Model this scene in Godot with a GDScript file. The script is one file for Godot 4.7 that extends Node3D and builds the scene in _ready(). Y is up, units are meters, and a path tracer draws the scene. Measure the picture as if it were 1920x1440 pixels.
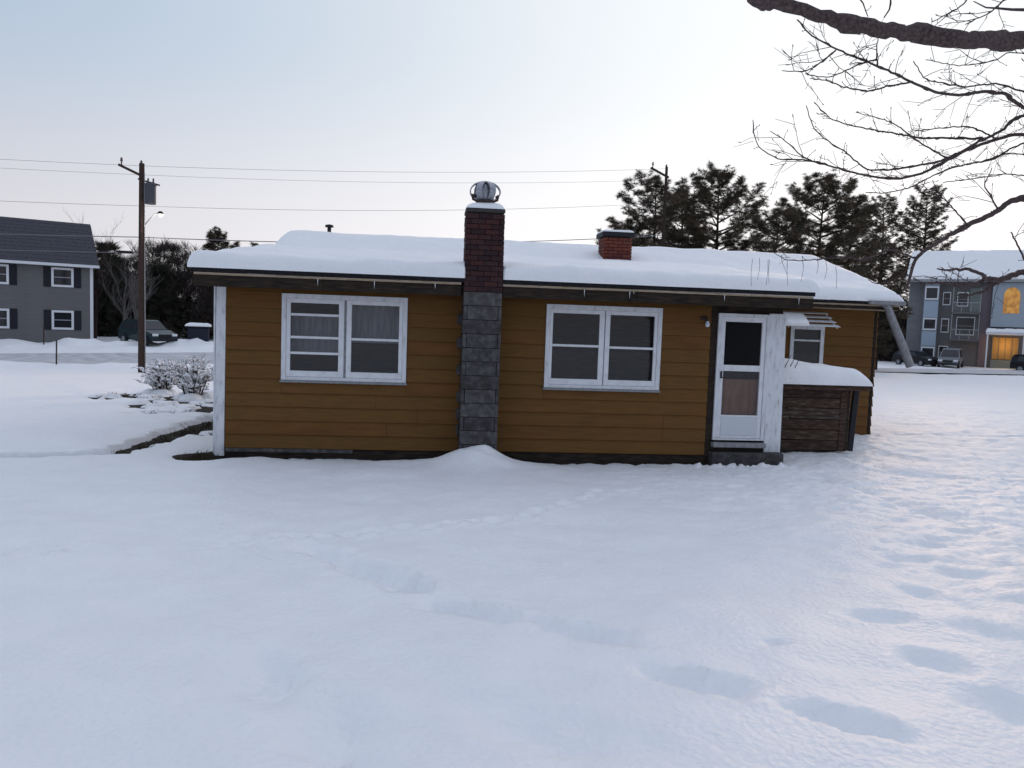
extends Node3D

const HOUSE_YAW := 0.10821
const HOUSE_AT := Vector3(0, 0, -11.9)

# ------------------------------------------------------------------ mesh builder
class M:
	var v := PackedVector3Array()
	var n := PackedVector3Array()
	func tri(a: Vector3, b: Vector3, c: Vector3) -> void:      # corners run counter-clockwise seen from outside
		var q := (b - a).cross(c - a)
		if q.length_squared() < 1e-16: return
		q = q.normalized()
		v.append(a); v.append(c); v.append(b)
		n.append(q); n.append(q); n.append(q)
	func tris(a, b, c, na, nb, nc) -> void:
		v.append(a); v.append(c); v.append(b)
		n.append(na); n.append(nc); n.append(nb)
	func quad(a: Vector3, b: Vector3, c: Vector3, d: Vector3) -> void:
		tri(a, b, c); tri(a, c, d)
	func box(c: Vector3, s: Vector3, bs := Basis()) -> void:
		bevel(c, s, 0.0, bs)
	func bevel(c: Vector3, s: Vector3, r: float, bs := Basis()) -> void:
		var h := s * 0.5
		var P := func(x, y, z, ax):
			var k := Vector3(x, y, z) * h
			if r > 0.0:
				for i in 3:
					if i != ax: k[i] -= [x, y, z][i] * r
			return c + bs * k
		for ax in 3:
			for sg in [-1.0, 1.0]:
				var pts := []
				for q in [[-1, -1], [1, -1], [1, 1], [-1, 1]]:
					var w := [0.0, 0.0, 0.0]
					w[ax] = sg; w[(ax + 1) % 3] = float(q[0]); w[(ax + 2) % 3] = float(q[1])
					pts.append(P.call(w[0], w[1], w[2], ax))
				if sg > 0: quad(pts[0], pts[1], pts[2], pts[3])
				else: quad(pts[3], pts[2], pts[1], pts[0])
		if r > 0.0:
			for ax in 3:
				var a1 := (ax + 1) % 3
				var a2 := (ax + 2) % 3
				for s1 in [-1.0, 1.0]:
					for s2 in [-1.0, 1.0]:
						var w := [0.0, 0.0, 0.0]
						w[a1] = s1; w[a2] = s2
						var e := []
						for t in [-1.0, 1.0]:
							w[ax] = t
							e.append(P.call(w[0], w[1], w[2], a1)); e.append(P.call(w[0], w[1], w[2], a2))
						if s1 * s2 > 0: quad(e[0], e[1], e[3], e[2])
						else: quad(e[1], e[0], e[2], e[3])
			for x in [-1.0, 1.0]:
				for y in [-1.0, 1.0]:
					for z in [-1.0, 1.0]:
						var a: Vector3 = P.call(x, y, z, 0)
						var b: Vector3 = P.call(x, y, z, 1)
						var d: Vector3 = P.call(x, y, z, 2)
						if x * y * z > 0: tri(a, b, d)
						else: tri(a, d, b)
	func tube(pts: Array, radii: Array, sides := 6, caps := true) -> void:
		var rings := []
		var norms := []
		var up := Vector3.UP
		for i in pts.size():
			var t: Vector3 = (pts[mini(i + 1, pts.size() - 1)] - pts[maxi(i - 1, 0)]).normalized()
			if absf(t.dot(up)) > 0.93: up = Vector3.RIGHT if absf(t.x) < 0.7 else Vector3.FORWARD
			var s := t.cross(up).normalized()
			var w := s.cross(t).normalized()
			up = w
			var ring := []
			var nn := []
			for k in sides:
				var g := TAU * k / sides
				var o := s * cos(g) + w * sin(g)
				nn.append(o)
				ring.append(pts[i] + o * radii[i])
			rings.append(ring); norms.append(nn)
		for i in pts.size() - 1:
			for k in sides:
				var j := (k + 1) % sides
				tris(rings[i][k], rings[i + 1][j], rings[i][j], norms[i][k], norms[i + 1][j], norms[i][j])
				tris(rings[i][k], rings[i + 1][k], rings[i + 1][j], norms[i][k], norms[i + 1][k], norms[i + 1][j])
		if caps:
			var z: int = pts.size() - 1
			for k in range(1, sides - 1):
				tri(rings[z][0], rings[z][k + 1], rings[z][k])
				tri(rings[0][0], rings[0][k], rings[0][k + 1])
	func lathe(c: Vector3, prof: Array, sides := 16, squash := Vector3.ONE) -> void:   # profile of (radius, height), upwards
		for i in prof.size() - 1:
			var a: Vector2 = prof[i]
			var b: Vector2 = prof[i + 1]
			for k in sides:
				var g0 := TAU * k / sides
				var g1 := TAU * (k + 1) / sides
				var p0 := c + Vector3(cos(g0) * a.x, a.y, -sin(g0) * a.x) * squash
				var p1 := c + Vector3(cos(g1) * a.x, a.y, -sin(g1) * a.x) * squash
				var p2 := c + Vector3(cos(g1) * b.x, b.y, -sin(g1) * b.x) * squash
				var p3 := c + Vector3(cos(g0) * b.x, b.y, -sin(g0) * b.x) * squash
				tri(p0, p1, p2); tri(p0, p2, p3)
	func extrude(poly: Array, z0: float, z1: float) -> void:   # polygon in x, y (counter-clockwise), along z
		var packed := PackedVector2Array(poly)
		var ids := Geometry2D.triangulate_polygon(packed)
		for i in range(0, ids.size(), 3):
			var a := packed[ids[i]]; var b := packed[ids[i + 1]]; var c := packed[ids[i + 2]]
			if (b - a).cross(c - a) < 0: var sw := b; b = c; c = sw
			tri(Vector3(a.x, a.y, z1), Vector3(b.x, b.y, z1), Vector3(c.x, c.y, z1))
			tri(Vector3(a.x, a.y, z0), Vector3(c.x, c.y, z0), Vector3(b.x, b.y, z0))
		for i in poly.size():
			var a: Vector2 = poly[i]
			var b: Vector2 = poly[(i + 1) % poly.size()]
			quad(Vector3(a.x, a.y, z1), Vector3(a.x, a.y, z0), Vector3(b.x, b.y, z0), Vector3(b.x, b.y, z1))
	func grid(pts: Array, closed := false) -> void:            # pts[row][col]; smooth; normals up for rows along +z to -z, columns +x
		var R := pts.size()
		var C: int = pts[0].size()
		var nn := []
		for i in R:
			var row := PackedVector3Array(); row.resize(C)
			for j in C:
				var du: Vector3 = pts[i][mini(j + 1, C - 1)] - pts[i][maxi(j - 1, 0)]
				var dv: Vector3 = pts[mini(i + 1, R - 1)][j] - pts[maxi(i - 1, 0)][j]
				var q := du.cross(dv)
				row[j] = q.normalized() if q.length_squared() > 1e-18 else Vector3.UP
			nn.append(row)
		for i in R - 1:
			for j in C - 1:
				tris(pts[i][j], pts[i][j + 1], pts[i + 1][j + 1], nn[i][j], nn[i][j + 1], nn[i + 1][j + 1])
				tris(pts[i][j], pts[i + 1][j + 1], pts[i + 1][j], nn[i][j], nn[i + 1][j + 1], nn[i + 1][j])
	func mesh() -> ArrayMesh:
		var a := []
		a.resize(Mesh.ARRAY_MAX)
		a[Mesh.ARRAY_VERTEX] = v
		a[Mesh.ARRAY_NORMAL] = n
		var m := ArrayMesh.new()
		m.add_surface_from_arrays(Mesh.PRIMITIVE_TRIANGLES, a)
		return m

# ------------------------------------------------------------------ naming helpers
var taken := {}
var shared := {}
var mat := {}
var rng := RandomNumberGenerator.new()
var soft := FastNoiseLite.new()
var fine := FastNoiseLite.new()
var crust := FastNoiseLite.new()

func V(x, y, z) -> Vector3:
	return Vector3(x, y, z)

func numbered(called: String) -> String:
	var k: int = taken.get(called, 0)
	taken[called] = k + 1
	return called if k == 0 else "%s_%03d" % [called, k]

func tag(o: Node, label: String, category: String, group := "", kind := "") -> Node:
	if label: o.set_meta("label", label)
	if category: o.set_meta("category", category)
	if group: o.set_meta("group", group)
	if kind: o.set_meta("kind", kind)
	return o

func thing(called: String, label: String, category: String, at := Vector3.ZERO, turn := 0.0, group := "") -> Node3D:
	var o := Node3D.new()
	o.name = numbered(called)
	add_child(o)
	o.position = at
	o.rotation.y = turn
	tag(o, label, category, group)
	return o

func part(called: String, mesh: Mesh, m: Material, parent: Node, at := Vector3.ZERO, turn := Basis()) -> MeshInstance3D:
	var o := MeshInstance3D.new()
	o.mesh = mesh
	o.material_override = m
	if parent == self:
		o.name = numbered(called)
		add_child(o)
	else:
		o.name = called
		parent.add_child(o, true)
	o.transform = Transform3D(turn, at)
	return o

func bevelled(s: Vector3, r := 0.004) -> ArrayMesh:            # shared between alike pieces
	var key := "%d_%d_%d_%d" % [roundi(s.x * 1000), roundi(s.y * 1000), roundi(s.z * 1000), roundi(r * 10000)]
	if not shared.has(key):
		var m := M.new()
		m.bevel(Vector3.ZERO, s, r)
		shared[key] = m.mesh()
	return shared[key]

func slab(called: String, a: Vector3, b: Vector3, m: Material, parent: Node, r := 0.004) -> MeshInstance3D:   # box between two corners
	return part(called, bevelled((b - a).abs(), r), m, parent, (a + b) * 0.5)

func pick(list: Array):
	return list[rng.randi() % list.size()]

# ------------------------------------------------------------------ materials
func lin(r: float, g: float, b: float) -> Color:
	return Color(r, g, b).linear_to_srgb()

func noise_tex(freq: float, octaves: int, seed_at: int, ramp: Array = [], size := 256, as_normal := false, bump := 4.0) -> NoiseTexture2D:
	var f := FastNoiseLite.new()
	f.seed = seed_at
	f.frequency = freq
	f.fractal_octaves = octaves
	var t := NoiseTexture2D.new()
	t.width = size
	t.height = size
	t.seamless = true
	t.noise = f
	t.as_normal_map = as_normal
	if as_normal: t.bump_strength = bump
	if ramp:
		var g := Gradient.new()
		var offs := PackedFloat32Array()
		var cols := PackedColorArray()
		for e in ramp:
			offs.append(e[0]); cols.append(e[1])
		g.offsets = offs
		g.colors = cols
		t.color_ramp = g
	return t

func plain(c: Color, rough := 0.85, metal := 0.0) -> StandardMaterial3D:
	var m := StandardMaterial3D.new()
	m.albedo_color = c
	m.roughness = rough
	m.metallic = metal
	m.metallic_specular = 0.35
	return m

func grained(tex: Texture2D, scale: Vector3, rough := 0.9, tint := Color.WHITE, nrm: Texture2D = null, depth := 0.6) -> StandardMaterial3D:
	var m := plain(tint, rough)
	m.albedo_texture = tex
	m.uv1_triplanar = true
	m.uv1_world_triplanar = true
	m.uv1_scale = scale
	if nrm:
		m.normal_enabled = true
		m.normal_texture = nrm
		m.normal_scale = depth
	return m

func make_materials() -> void:
	var bumpy := noise_tex(0.03, 5, 3, [], 512, true, 6.0)
	var snow_tone := noise_tex(0.012, 4, 8, [[0.0, lin(.86, .865, .88)], [1.0, lin(.915, .915, .92)]], 512)
	mat.snow = grained(snow_tone, Vector3.ONE * 0.35, 0.55, Color.WHITE, noise_tex(0.09, 4, 5, [], 512, true, 6.0), 0.24)
	mat.snow.metallic_specular = 0.5
	mat.snow.rim_enabled = true
	mat.snow.rim = 0.4
	mat.snow.rim_tint = 0.0
	var wood := noise_tex(0.02, 5, 21, [[0.0, lin(.108, .049, .013)], [0.35, lin(.138, .064, .016)], [0.6, lin(.152, .071, .018)], [1.0, lin(.178, .082, .022)]], 512)
	var wood_n := noise_tex(0.03, 4, 22, [], 512, true, 3.0)
	var stain := noise_tex(0.008, 4, 26, [[0.0, lin(.112, .049, .014)], [0.4, lin(.140, .065, .017)], [0.7, lin(.155, .069, .019)], [1.0, lin(.18, .074, .024)]], 512)
	mat.siding = []
	for k in 5:
		var w := grained(wood if k % 2 == 0 else stain, [V(.22, 3.1, .5), V(.31, 2.3, .5), V(.18, 3.7, .5), V(.27, 1.7, .5), V(.24, 2.7, .5)][k], 0.72, lin([1.0, 1.0, .93, 1.0, .96][k], [1.0, 1.0, .97, .95, .98][k], [.95, .9, .9, .85, .95][k]), wood_n, 0.2)
		w.uv1_offset = V(.13 * k, .37 * k, .2)
		mat.siding.append(w)
	var chip := noise_tex(0.012, 5, 31, [[0.0, lin(.60, .60, .61)], [0.3, lin(.70, .70, .72)], [1.0, lin(.78, .79, .81)]], 512)
	mat.white = grained(chip, V(.9, .9, .9), 0.6)
	var chip2 := noise_tex(0.014, 5, 33, [[0.0, lin(.36, .355, .36)], [0.18, lin(.54, .54, .56)], [0.34, lin(.66, .67, .69)], [1.0, lin(.76, .77, .80)]], 512)
	mat.worn = grained(chip2, V(1.6, .5, 1.6), 0.65)
	mat.panel = plain(lin(.60, .62, .66), 0.45)
	var dk := noise_tex(0.03, 4, 41, [[0.0, lin(.010, .008, .007)], [0.6, lin(.032, .022, .016)], [1.0, lin(.06, .040, .028)]])
	mat.fascia = grained(dk, V(.4, 3, 3), 0.9)
	mat.edge = grained(noise_tex(0.04, 4, 42, [[0.0, lin(.12, .08, .05)], [0.4, lin(.30, .23, .16)], [1.0, lin(.44, .36, .28)]]), V(.5, 4, 4), 0.85)
	mat.shingle = grained(noise_tex(0.09, 3, 43, [[0.0, lin(.008, .008, .010)], [1.0, lin(.035, .033, .036)]]), Vector3.ONE, 0.95)
	mat.block = []
	for k in 4:
		mat.block.append(grained(noise_tex(0.014, 5, 50 + k, [[0.0, lin(.046, .042, .041)], [0.45, lin(.072, .067, .066)], [0.6, lin(.088, .083, .083)], [1.0, lin(.135, .128, .126)]]), Vector3.ONE * (1.6 + .2 * k), 0.95, lin([1.0, .8, 1.1, .9][k], [1.0, .78, 1.08, .9][k], [1.0, .8, 1.12, .94][k]), bumpy, 0.8))
	mat.mortar = grained(noise_tex(0.06, 4, 56, [[0.0, lin(.035, .031, .031)], [1.0, lin(.085, .078, .077)]]), Vector3.ONE * 2, 0.97, Color.WHITE, bumpy, 0.8)
	mat.brick = []
	for k in 5:
		mat.brick.append(grained(noise_tex(0.05, 4, 60 + k, [[0.0, lin(.024, .013, .014)], [0.6, lin(.060, .026, .025)], [1.0, lin(.095, .048, .043)]]), Vector3.ONE * 3, 0.92, lin([1.0, .75, 1.1, .6, .9][k], [1.0, .8, .95, .7, 1.0][k], [1.0, .9, .9, .85, 1.1][k]), bumpy, 0.7))
	mat.red = []
	for k in 5:
		mat.red.append(grained(noise_tex(0.05, 4, 70 + k, [[0.0, lin(.09, .024, .020)], [0.6, lin(.165, .046, .035)], [1.0, lin(.23, .090, .068)]]), Vector3.ONE * 3, 0.92, lin([1.0, .7, 1.1, .85, 1.0][k], [1.0, .75, 1.1, .8, 1.3][k], [1.0, .9, .9, .8, 1.2][k]), bumpy, 0.7))
	mat.steel = grained(noise_tex(0.05, 4, 80, [[0.0, lin(.16, .16, .18)], [0.5, lin(.36, .37, .40)], [1.0, lin(.50, .51, .55)]]), Vector3.ONE * 3, 0.38)
	mat.steel.metallic = 0.85
	mat.rust = grained(noise_tex(0.06, 4, 81, [[0.0, lin(.025, .014, .012)], [0.6, lin(.07, .05, .05)], [1.0, lin(.14, .12, .12)]]), Vector3.ONE * 3, 0.7)
	mat.gutter = grained(noise_tex(0.03, 5, 82, [[0.0, lin(.16, .16, .165)], [1.0, lin(.34, .345, .36)]]), V(2, .8, 2), 0.6)
	var g := plain(lin(.10, .11, .13), 0.03)
	g.albedo_color.a = 0.08
	g.transparency = BaseMaterial3D.TRANSPARENCY_ALPHA
	g.metallic_specular = 0.5
	mat.glass = g
	mat.dull_glass = g.duplicate()  # the window glass again, with a lower specular
	mat.dull_glass.metallic_specular = 0.15
	mat.inside = grained(noise_tex(0.02, 3, 90, [[0.0, lin(.06, .055, .055)], [1.0, lin(.12, .11, .11)]]), Vector3.ONE * .4, 0.9)
	mat.curtain = grained(noise_tex(0.02, 3, 91, [[0.0, lin(.10, .105, .12)], [1.0, lin(.19, .19, .21)]]), V(3, .4, 3), 0.95)
	mat.plywood = grained(noise_tex(0.02, 4, 92, [[0.0, lin(.10, .045, .028)], [1.0, lin(.21, .11, .072)]]), V(2.4, .5, 2.4), 0.85)
	mat.binwood = []
	for k in 4:
		mat.binwood.append(grained(noise_tex(0.03, 5, 100 + k, [[0.0, lin(.036, .020, .014)], [0.5, lin(.066, .041, .030)], [0.75, lin(.100, .068, .052)], [1.0, lin(.19, .14, .12)]]), V(.5, 2.6, 2.6), 0.9, lin([1.0, .75, 1.1, .9][k], [1.0, .72, 1.2, .85][k], [1.0, .75, 1.3, .85][k]), wood_n, 0.8))
	mat.soil = grained(noise_tex(0.05, 5, 110, [[0.0, lin(.010, .008, .006)], [0.5, lin(.030, .023, .016)], [1.0, lin(.075, .06, .042)]]), Vector3.ONE * .7, 0.97, Color.WHITE, bumpy, 1.0)
	mat.grass = plain(lin(.055, .045, .028), 0.9)
	mat.road = grained(noise_tex(0.03, 5, 112, [[0.0, lin(.36, .355, .36)], [0.5, lin(.52, .515, .53)], [1.0, lin(.72, .72, .74)]]), V(.12, .12, .3), 0.8)
	mat.pole = grained(noise_tex(0.04, 4, 113, [[0.0, lin(.030, .017, .014)], [1.0, lin(.085, .055, .045)]]), V(4, .3, 4), 0.9)
	mat.wire = plain(lin(.16, .16, .17), 0.7)
	mat.dark = plain(lin(.018, .018, .022), 0.6)
	mat.transformer = plain(lin(.07, .073, .085), 0.6)
	mat.ceramic = plain(lin(.10, .07, .06), 0.3)
	mat.bark = grained(noise_tex(0.06, 5, 120, [[0.0, lin(.024, .016, .016)], [0.5, lin(.080, .056, .054)], [1.0, lin(.17, .13, .125)]]), Vector3.ONE * 3, 0.95, Color.WHITE, bumpy, 1.0)
	mat.twig = plain(lin(.050, .030, .027), 0.85)
	mat.pinebark = plain(lin(.036, .024, .019), 0.95)
	mat.needle = plain(Color.WHITE, 0.75)
	mat.needle.vertex_color_use_as_albedo = true
	mat.needle.backlight_enabled = true
	mat.needle.backlight = Color(.3, .24, .16)
	mat.clap = grained(noise_tex(0.02, 4, 130, [[0.0, lin(.145, .140, .140)], [1.0, lin(.19, .185, .185)]]), V(.2, 2, .2), 0.8)
	mat.slate = grained(noise_tex(0.05, 4, 131, [[0.0, lin(.040, .040, .050)], [0.7, lin(.075, .075, .088)], [1.0, lin(.17, .17, .19)]]), Vector3.ONE * .5, 0.95)
	mat.shutter = plain(lin(.018, .018, .026), 0.7)
	mat.trim = plain(lin(.72, .73, .75), 0.6)
	mat.pane = plain(lin(.020, .022, .028), 0.06)
	mat.pane.metallic_specular = 0.5

# ------------------------------------------------------------------ sky, sun, camera
func make_sky() -> void:
	var w := 512
	var h := 256
	var im := Image.create(w, h, false, Image.FORMAT_RGBAF)
	var sun_az := deg_to_rad(24.0)                              # where the sun went down, right of the view and behind the pines
	for j in h:
		var el := (0.5 - (j + 0.5) / h) * PI
		var s := maxf(sin(el), 0.0)
		for i in w:
			var az := (i + 0.5) / w * TAU
			var near := pow((1.0 + cos(az - sun_az)) * 0.5, 2.0)
			var low := Vector3(.472, .470, .528) + Vector3(.51, .482, .425) * near * near
			var mid := Vector3(.378, .480, .615) + Vector3(.475, .40, .285) * pow(near, 4.0) - Vector3.ONE * .07 * (1.0 - near) * (1.0 - near)
			var top := Vector3(.575, .62, .765)
			var c := low.lerp(mid, smoothstep(0.06, 0.33, s)).lerp(top, smoothstep(0.42, 0.95, s))
			c += Vector3(1.0, .93, .84) * .10 * pow(near, 12.0) * smoothstep(.75, .05, s)
			if el < 0.0: c = Vector3(.45, .48, .56)
			im.set_pixel(i, j, Color(c.x, c.y, c.z))
	var pano := PanoramaSkyMaterial.new()
	pano.panorama = ImageTexture.create_from_image(im)
	var sky := Sky.new()
	sky.sky_material = pano
	var e := Environment.new()
	e.background_mode = Environment.BG_SKY
	e.sky = sky
	e.tonemap_mode = Environment.TONE_MAPPER_LINEAR
	e.tonemap_exposure = 1.11
	e.sdfgi_enabled = true
	e.ssao_enabled = true
	e.ssil_enabled = true
	var we := WorldEnvironment.new()
	we.name = "world_environment"
	we.environment = e
	add_child(we)
	var sun := DirectionalLight3D.new()
	sun.name = "low_sun"
	sun.light_energy = 0.36
	sun.light_angular_distance = 12.0
	sun.light_color = Color(1.0, .84, .72)
	sun.shadow_enabled = true
	add_child(sun)
	sun.look_at_from_position(Vector3(40.7, 17.0, -91.4), Vector3.ZERO)

func make_camera() -> void:
	var cam := Camera3D.new()
	cam.name = "camera"
	cam.fov = rad_to_deg(2.0 * atan(720.0 / 1480.0))
	cam.far = 2000.0
	cam.position = Vector3(0, 1.65, 0)
	cam.basis = Basis(Vector3.RIGHT, deg_to_rad(-4.3)) * Basis(Vector3.BACK, deg_to_rad(2.0))
	add_child(cam)

# ------------------------------------------------------------------ snow-covered ground
func along(d: float, xs: Array, ys: Array) -> float:
	for i in xs.size() - 1:
		if d <= xs[i + 1]:
			var f := clampf((d - xs[i]) / (xs[i + 1] - xs[i]), 0.0, 1.0)
			return lerpf(ys[i], ys[i + 1], f)
	return ys[-1]

func lie(x: float, z: float) -> float:                          # the lie of the land under the snow
	var l := along(-z, [0, 12, 16, 28, 36, 42, 50, 80, 700], [0, -.4, -.5, -.85, -1.1, -1.05, -.45, -.3, 0])
	var r := along(-z, [0, 12, 16, 30, 60, 85, 700], [0, -.4, -.32, -.6, -.9, -.9, -.5])
	return lerpf(l, r, smoothstep(-8.0, 8.0, x))

var hollows := [                                                # x, z, half length, half width, depth, heading
	[-1.45, -6.15, .34, .13, .045, .62], [-1.05, -5.72, .36, .12, .060, .62], [-.70, -5.42, .17, .12, .075, .4], [-.22, -4.90, .34, .12, .080, .35], [.46, -4.62, .40, .11, .065, .7],
	[1.00, -3.90, .28, .10, .080, .6], [1.58, -3.52, .28, .11, .060, .6], [-1.21, -3.85, .30, .16, .05, 1.1], [-.66, -3.22, .34, .2, .05, .9], [.2, -3.4, .4, .2, .04, .5],
	[3.02, -5.63, .14, .12, .09, .2], [2.45, -4.29, .15, .13, .10, .3], [2.52, -3.70, .26, .11, .09, .8], [2.48, -5.05, .16, .10, .07, .1], [3.39, -6.65, .2, .09, .06, 0.0], [3.9, -7.19, .22, .09, .06, .1],
	[4.66, -7.73, .25, .1, .07, .2], [1.58, -4.45, .08, .05, .045, 0.0], [3.7, -6.2, .24, .16, .07, .4], [3.15, -4.75, .3, .14, .06, .5], [4.3, -6.6, .22, .1, .07, .3], [5.1, -9.2, .5, .12, .05, .1],
	[2.3, -8.6, .5, .09, .04, .05], [3.4, -9.3, .6, .1, .05, .1], [2.6, -10.2, .5, .12, .05, .0], [4.6, -10.6, .5, .12, .06, .15], [6.2, -11.8, .6, .14, .06, .1], [5.6, -8.2, .4, .12, .06, .2], [-3.2, -4.6, .5, .22, .035, .3], [-2.3, -4.9, .4, .2, .03, .4],
	[-4.6, -7.6, .6, .3, .04, .1], [.9, -7.6, .5, .2, .03, .1], [3.2, -3.2, .2, .12, .08, .5]]
var trails := [                                                 # small animal tracks across the yard
	[V(-3.9, 0, -5.6), V(-2.7, 0, -6.05)], [V(-2.4, 0, -6.35), V(-1.45, 0, -6.8), V(-.15, 0, -7.33), V(.44, 0, -8.18), V(1.14, 0, -9.43), V(1.9, 0, -9.8)]]
var prints := []

func make_prints() -> void:
	for i in hollows.size():
		hollows[i][4] *= 2.0 if i < 5 else 1.4 if i < 10 else .5
		hollows[i][2] *= .8 if i < 7 else 1.0
	for tr in trails:
		for i in tr.size() - 1:
			var a: Vector3 = tr[i]
			var b: Vector3 = tr[i + 1]
			var steps := int(a.distance_to(b) / 0.17)
			for k in steps:
				var p := a.lerp(b, (k + rng.randf() * .5) / steps)
				prints.append([p.x + rng.randf_range(-.08, .08), p.z + rng.randf_range(-.07, .07), rng.randf_range(.05, .085), rng.randf_range(.03, .06)])

func house_local(x: float, z: float) -> Vector2:                # along the front wall, and back from it
	var dx := x - HOUSE_AT.x
	var dz := z - HOUSE_AT.z
	return Vector2(dx * cos(HOUSE_YAW) - dz * sin(HOUSE_YAW), -dx * sin(HOUSE_YAW) - dz * cos(HOUSE_YAW))

func trench(x: float, z: float) -> float:                       # distance from the bared strip beside the house, positive on the bank side
	var c := along(-z, [10.4, 10.9, 11.1, 12.3, 13.9, 15.6, 19], [-7.6, -6.2, -5.75, -5.84, -5.95, -6.0, -6.2])
	return c - x

func ground(x: float, z: float, detail := true) -> float:
	var y := lie(x, z)
	var far := clampf(-z / 40.0, 0.3, 1.6)
	y += soft.get_noise_2d(x * 14.0, z * 14.0) * 0.07 * far + soft.get_noise_2d(x * 52.0 + 90.0, z * 52.0) * 0.045 + soft.get_noise_2d(x * 120.0 - 30.0, z * 95.0) * 0.014
	var hl := house_local(x, z)
	if detail and -z < 32.0:
		y += fine.get_noise_2d(x * 100.0, z * 100.0) * 0.006
		var rough := 0.48 * smoothstep(1.2, 4.5, x + (-z - 6.0) * 0.25) * smoothstep(40.0, 14.0, -z)
		if rough > 0.0:
			y += crust.get_noise_2d(x * 100.0, z * 170.0) * 0.052 * rough + crust.get_noise_2d(x * 330.0, z * 420.0) * 0.024 * rough
			y -= 0.035 * rough * smoothstep(.16, .26, crust.get_noise_2d(x * 150.0 + 300.0, z * 240.0)) + 0.022 * rough * smoothstep(.2, .3, crust.get_noise_2d(x * 420.0 - 90.0, z * 560.0))
		if -z < 14.0:
			for k in hollows:
				var dx: float = x - k[0]
				var dz: float = z - k[1]
				if absf(dx) < 1.6 and absf(dz) < 1.6:
					dx += 0.10 * soft.get_noise_2d(x * 190.0, z * 190.0 + 70.0) + 0.03 * fine.get_noise_2d(x * 80.0, z * 80.0)
					dz += 0.08 * soft.get_noise_2d(x * 190.0 + 500.0, z * 190.0) + 0.03 * fine.get_noise_2d(x * 80.0 + 60.0, z * 80.0)
					var c := cos(k[5])
					var s := sin(k[5])
					var a: float = (dx * c + dz * s) / k[2]
					var b: float = (-dx * s + dz * c) / k[3]
					var q := a * a + b * b
					y += -1.45 * k[4] * (1.0 + .5 * fine.get_noise_2d(x * 90.0, z * 90.0)) * exp(-q * .9) + k[4] * .2 * exp(-pow(sqrt(q) - 1.5, 2.0) * 5.0)
			for k in prints:
				var dx: float = x - k[0]
				var dz: float = z - k[1]
				if absf(dx) < .2 and absf(dz) < .2:
					var q: float = (dx * dx + dz * dz) / (k[2] * k[2])
					y += -k[3] * exp(-q) + k[3] * .35 * exp(-pow(sqrt(q) - 1.8, 2.0) * 3.0)
		# drift at the chimney foot, settled snow along the walls
		var du := hl.x + 0.52
		var dt := hl.y + 0.72
		y += 0.23 * (1.0 + .35 * fine.get_noise_2d(x * 40.0, z * 40.0)) * exp(-pow(absf(du) / .40, 1.5) - dt * dt / 0.12) + 0.05 * exp(-(du * du) / 0.7 - dt * dt / 0.2)
		var wall := maxf(maxf(-4.4 - hl.x, hl.x - 8.0), maxf(-hl.y, hl.y - 9.8))
		if hl.x > 4.3 and hl.y < 3.5: wall = minf(maxf(hl.x - 4.3, 0.0), 3.5 - hl.y)
		y -= 0.07 * exp(-pow(maxf(wall, 0.0) / 0.22, 2.0)) * (0.75 + 0.6 * soft.get_noise_2d(x * 160.0, z * 160.0))
		var corner := Vector2(hl.x + 4.45, hl.y - 0.1)
		y -= 0.20 * exp(-corner.length_squared() / 0.18)
		var dip := 0.0
		var bank := 0.0
		if x < -3.0 and z < -9.0 and -z < 28.0:
			var d := trench(x, z)
			var fade := smoothstep(10.45, 10.7, -z) * smoothstep(19.0, 16.5, -z)
			var half := along(-z, [10.4, 10.8, 11.2, 12.0, 13.0, 15.0, 18.0], [.5, .4, .2, .14, .22, .36, .45])
			dip = 0.40 * exp(-pow((d + half * .4 + .10 * soft.get_noise_2d(x * 260.0, z * 260.0)) / half, 6.0)) * fade
			bank = 0.09 * smoothstep(-0.1, 0.9, d) * smoothstep(5.0, 1.0, d) * smoothstep(10.5, 12.0, -z) * smoothstep(20.0, 15.0, -z)
			var n := soft.get_noise_2d(x * 120.0, z * 120.0)
			for k in [[-10.6, -22.0, .8, 1.5], [-8.5, -20.6, 1.0, 1.9], [-7.5, -17.4, .7, 1.1], [-9.4, -23.6, .8, 1.5], [-5.35, -14.3, .35, .6], [-7.2, -19.4, .8, 1.0], [-5.2, -15.6, .4, .5]]:
				var q: float = pow((x - k[0]) / k[2], 2.0) + pow((z - k[1]) / k[3], 2.0)
				dip = maxf(dip, 0.60 * exp(-q * q) * clampf(0.55 + n * 2.2, 0.0, 1.0))
		y += bank - minf(dip, bank + 0.12)
		# lumps fallen off the door step
		if hl.x > 2.8 and hl.x < 4.6 and hl.y > -1.0 and hl.y < 0.0:
			y += maxf(0.0, crust.get_noise_2d(x * 420.0, z * 420.0)) * 0.13 * exp(-pow((hl.y + 0.32) / 0.16, 2.0))
	# ploughed banks along the road
	var rd := road_distance(x, z)
	var ab := absf(rd)
	if ab < 9.0:
		y -= 0.06 * smoothstep(3.6, 3.0, ab)
		y += (0.30 + 0.22 * soft.get_noise_2d(x * 60.0, z * 60.0)) * exp(-pow((ab - 4.6) / 0.9, 2.0)) * (0.75 if rd < 0.0 else 0.45) * (1.0 - .75 * smoothstep(8.0, 18.0, x))
	if rd > 3.0 and rd < 14.0 and x < 0.0:
		y += (0.30 + 0.5 * soft.get_noise_2d(x * 45.0, z * 45.0) + 0.18 * soft.get_noise_2d(x * 170.0, z * 170.0)) * exp(-pow((rd - 6.6) / 1.7, 2.0))
	return y

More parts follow.
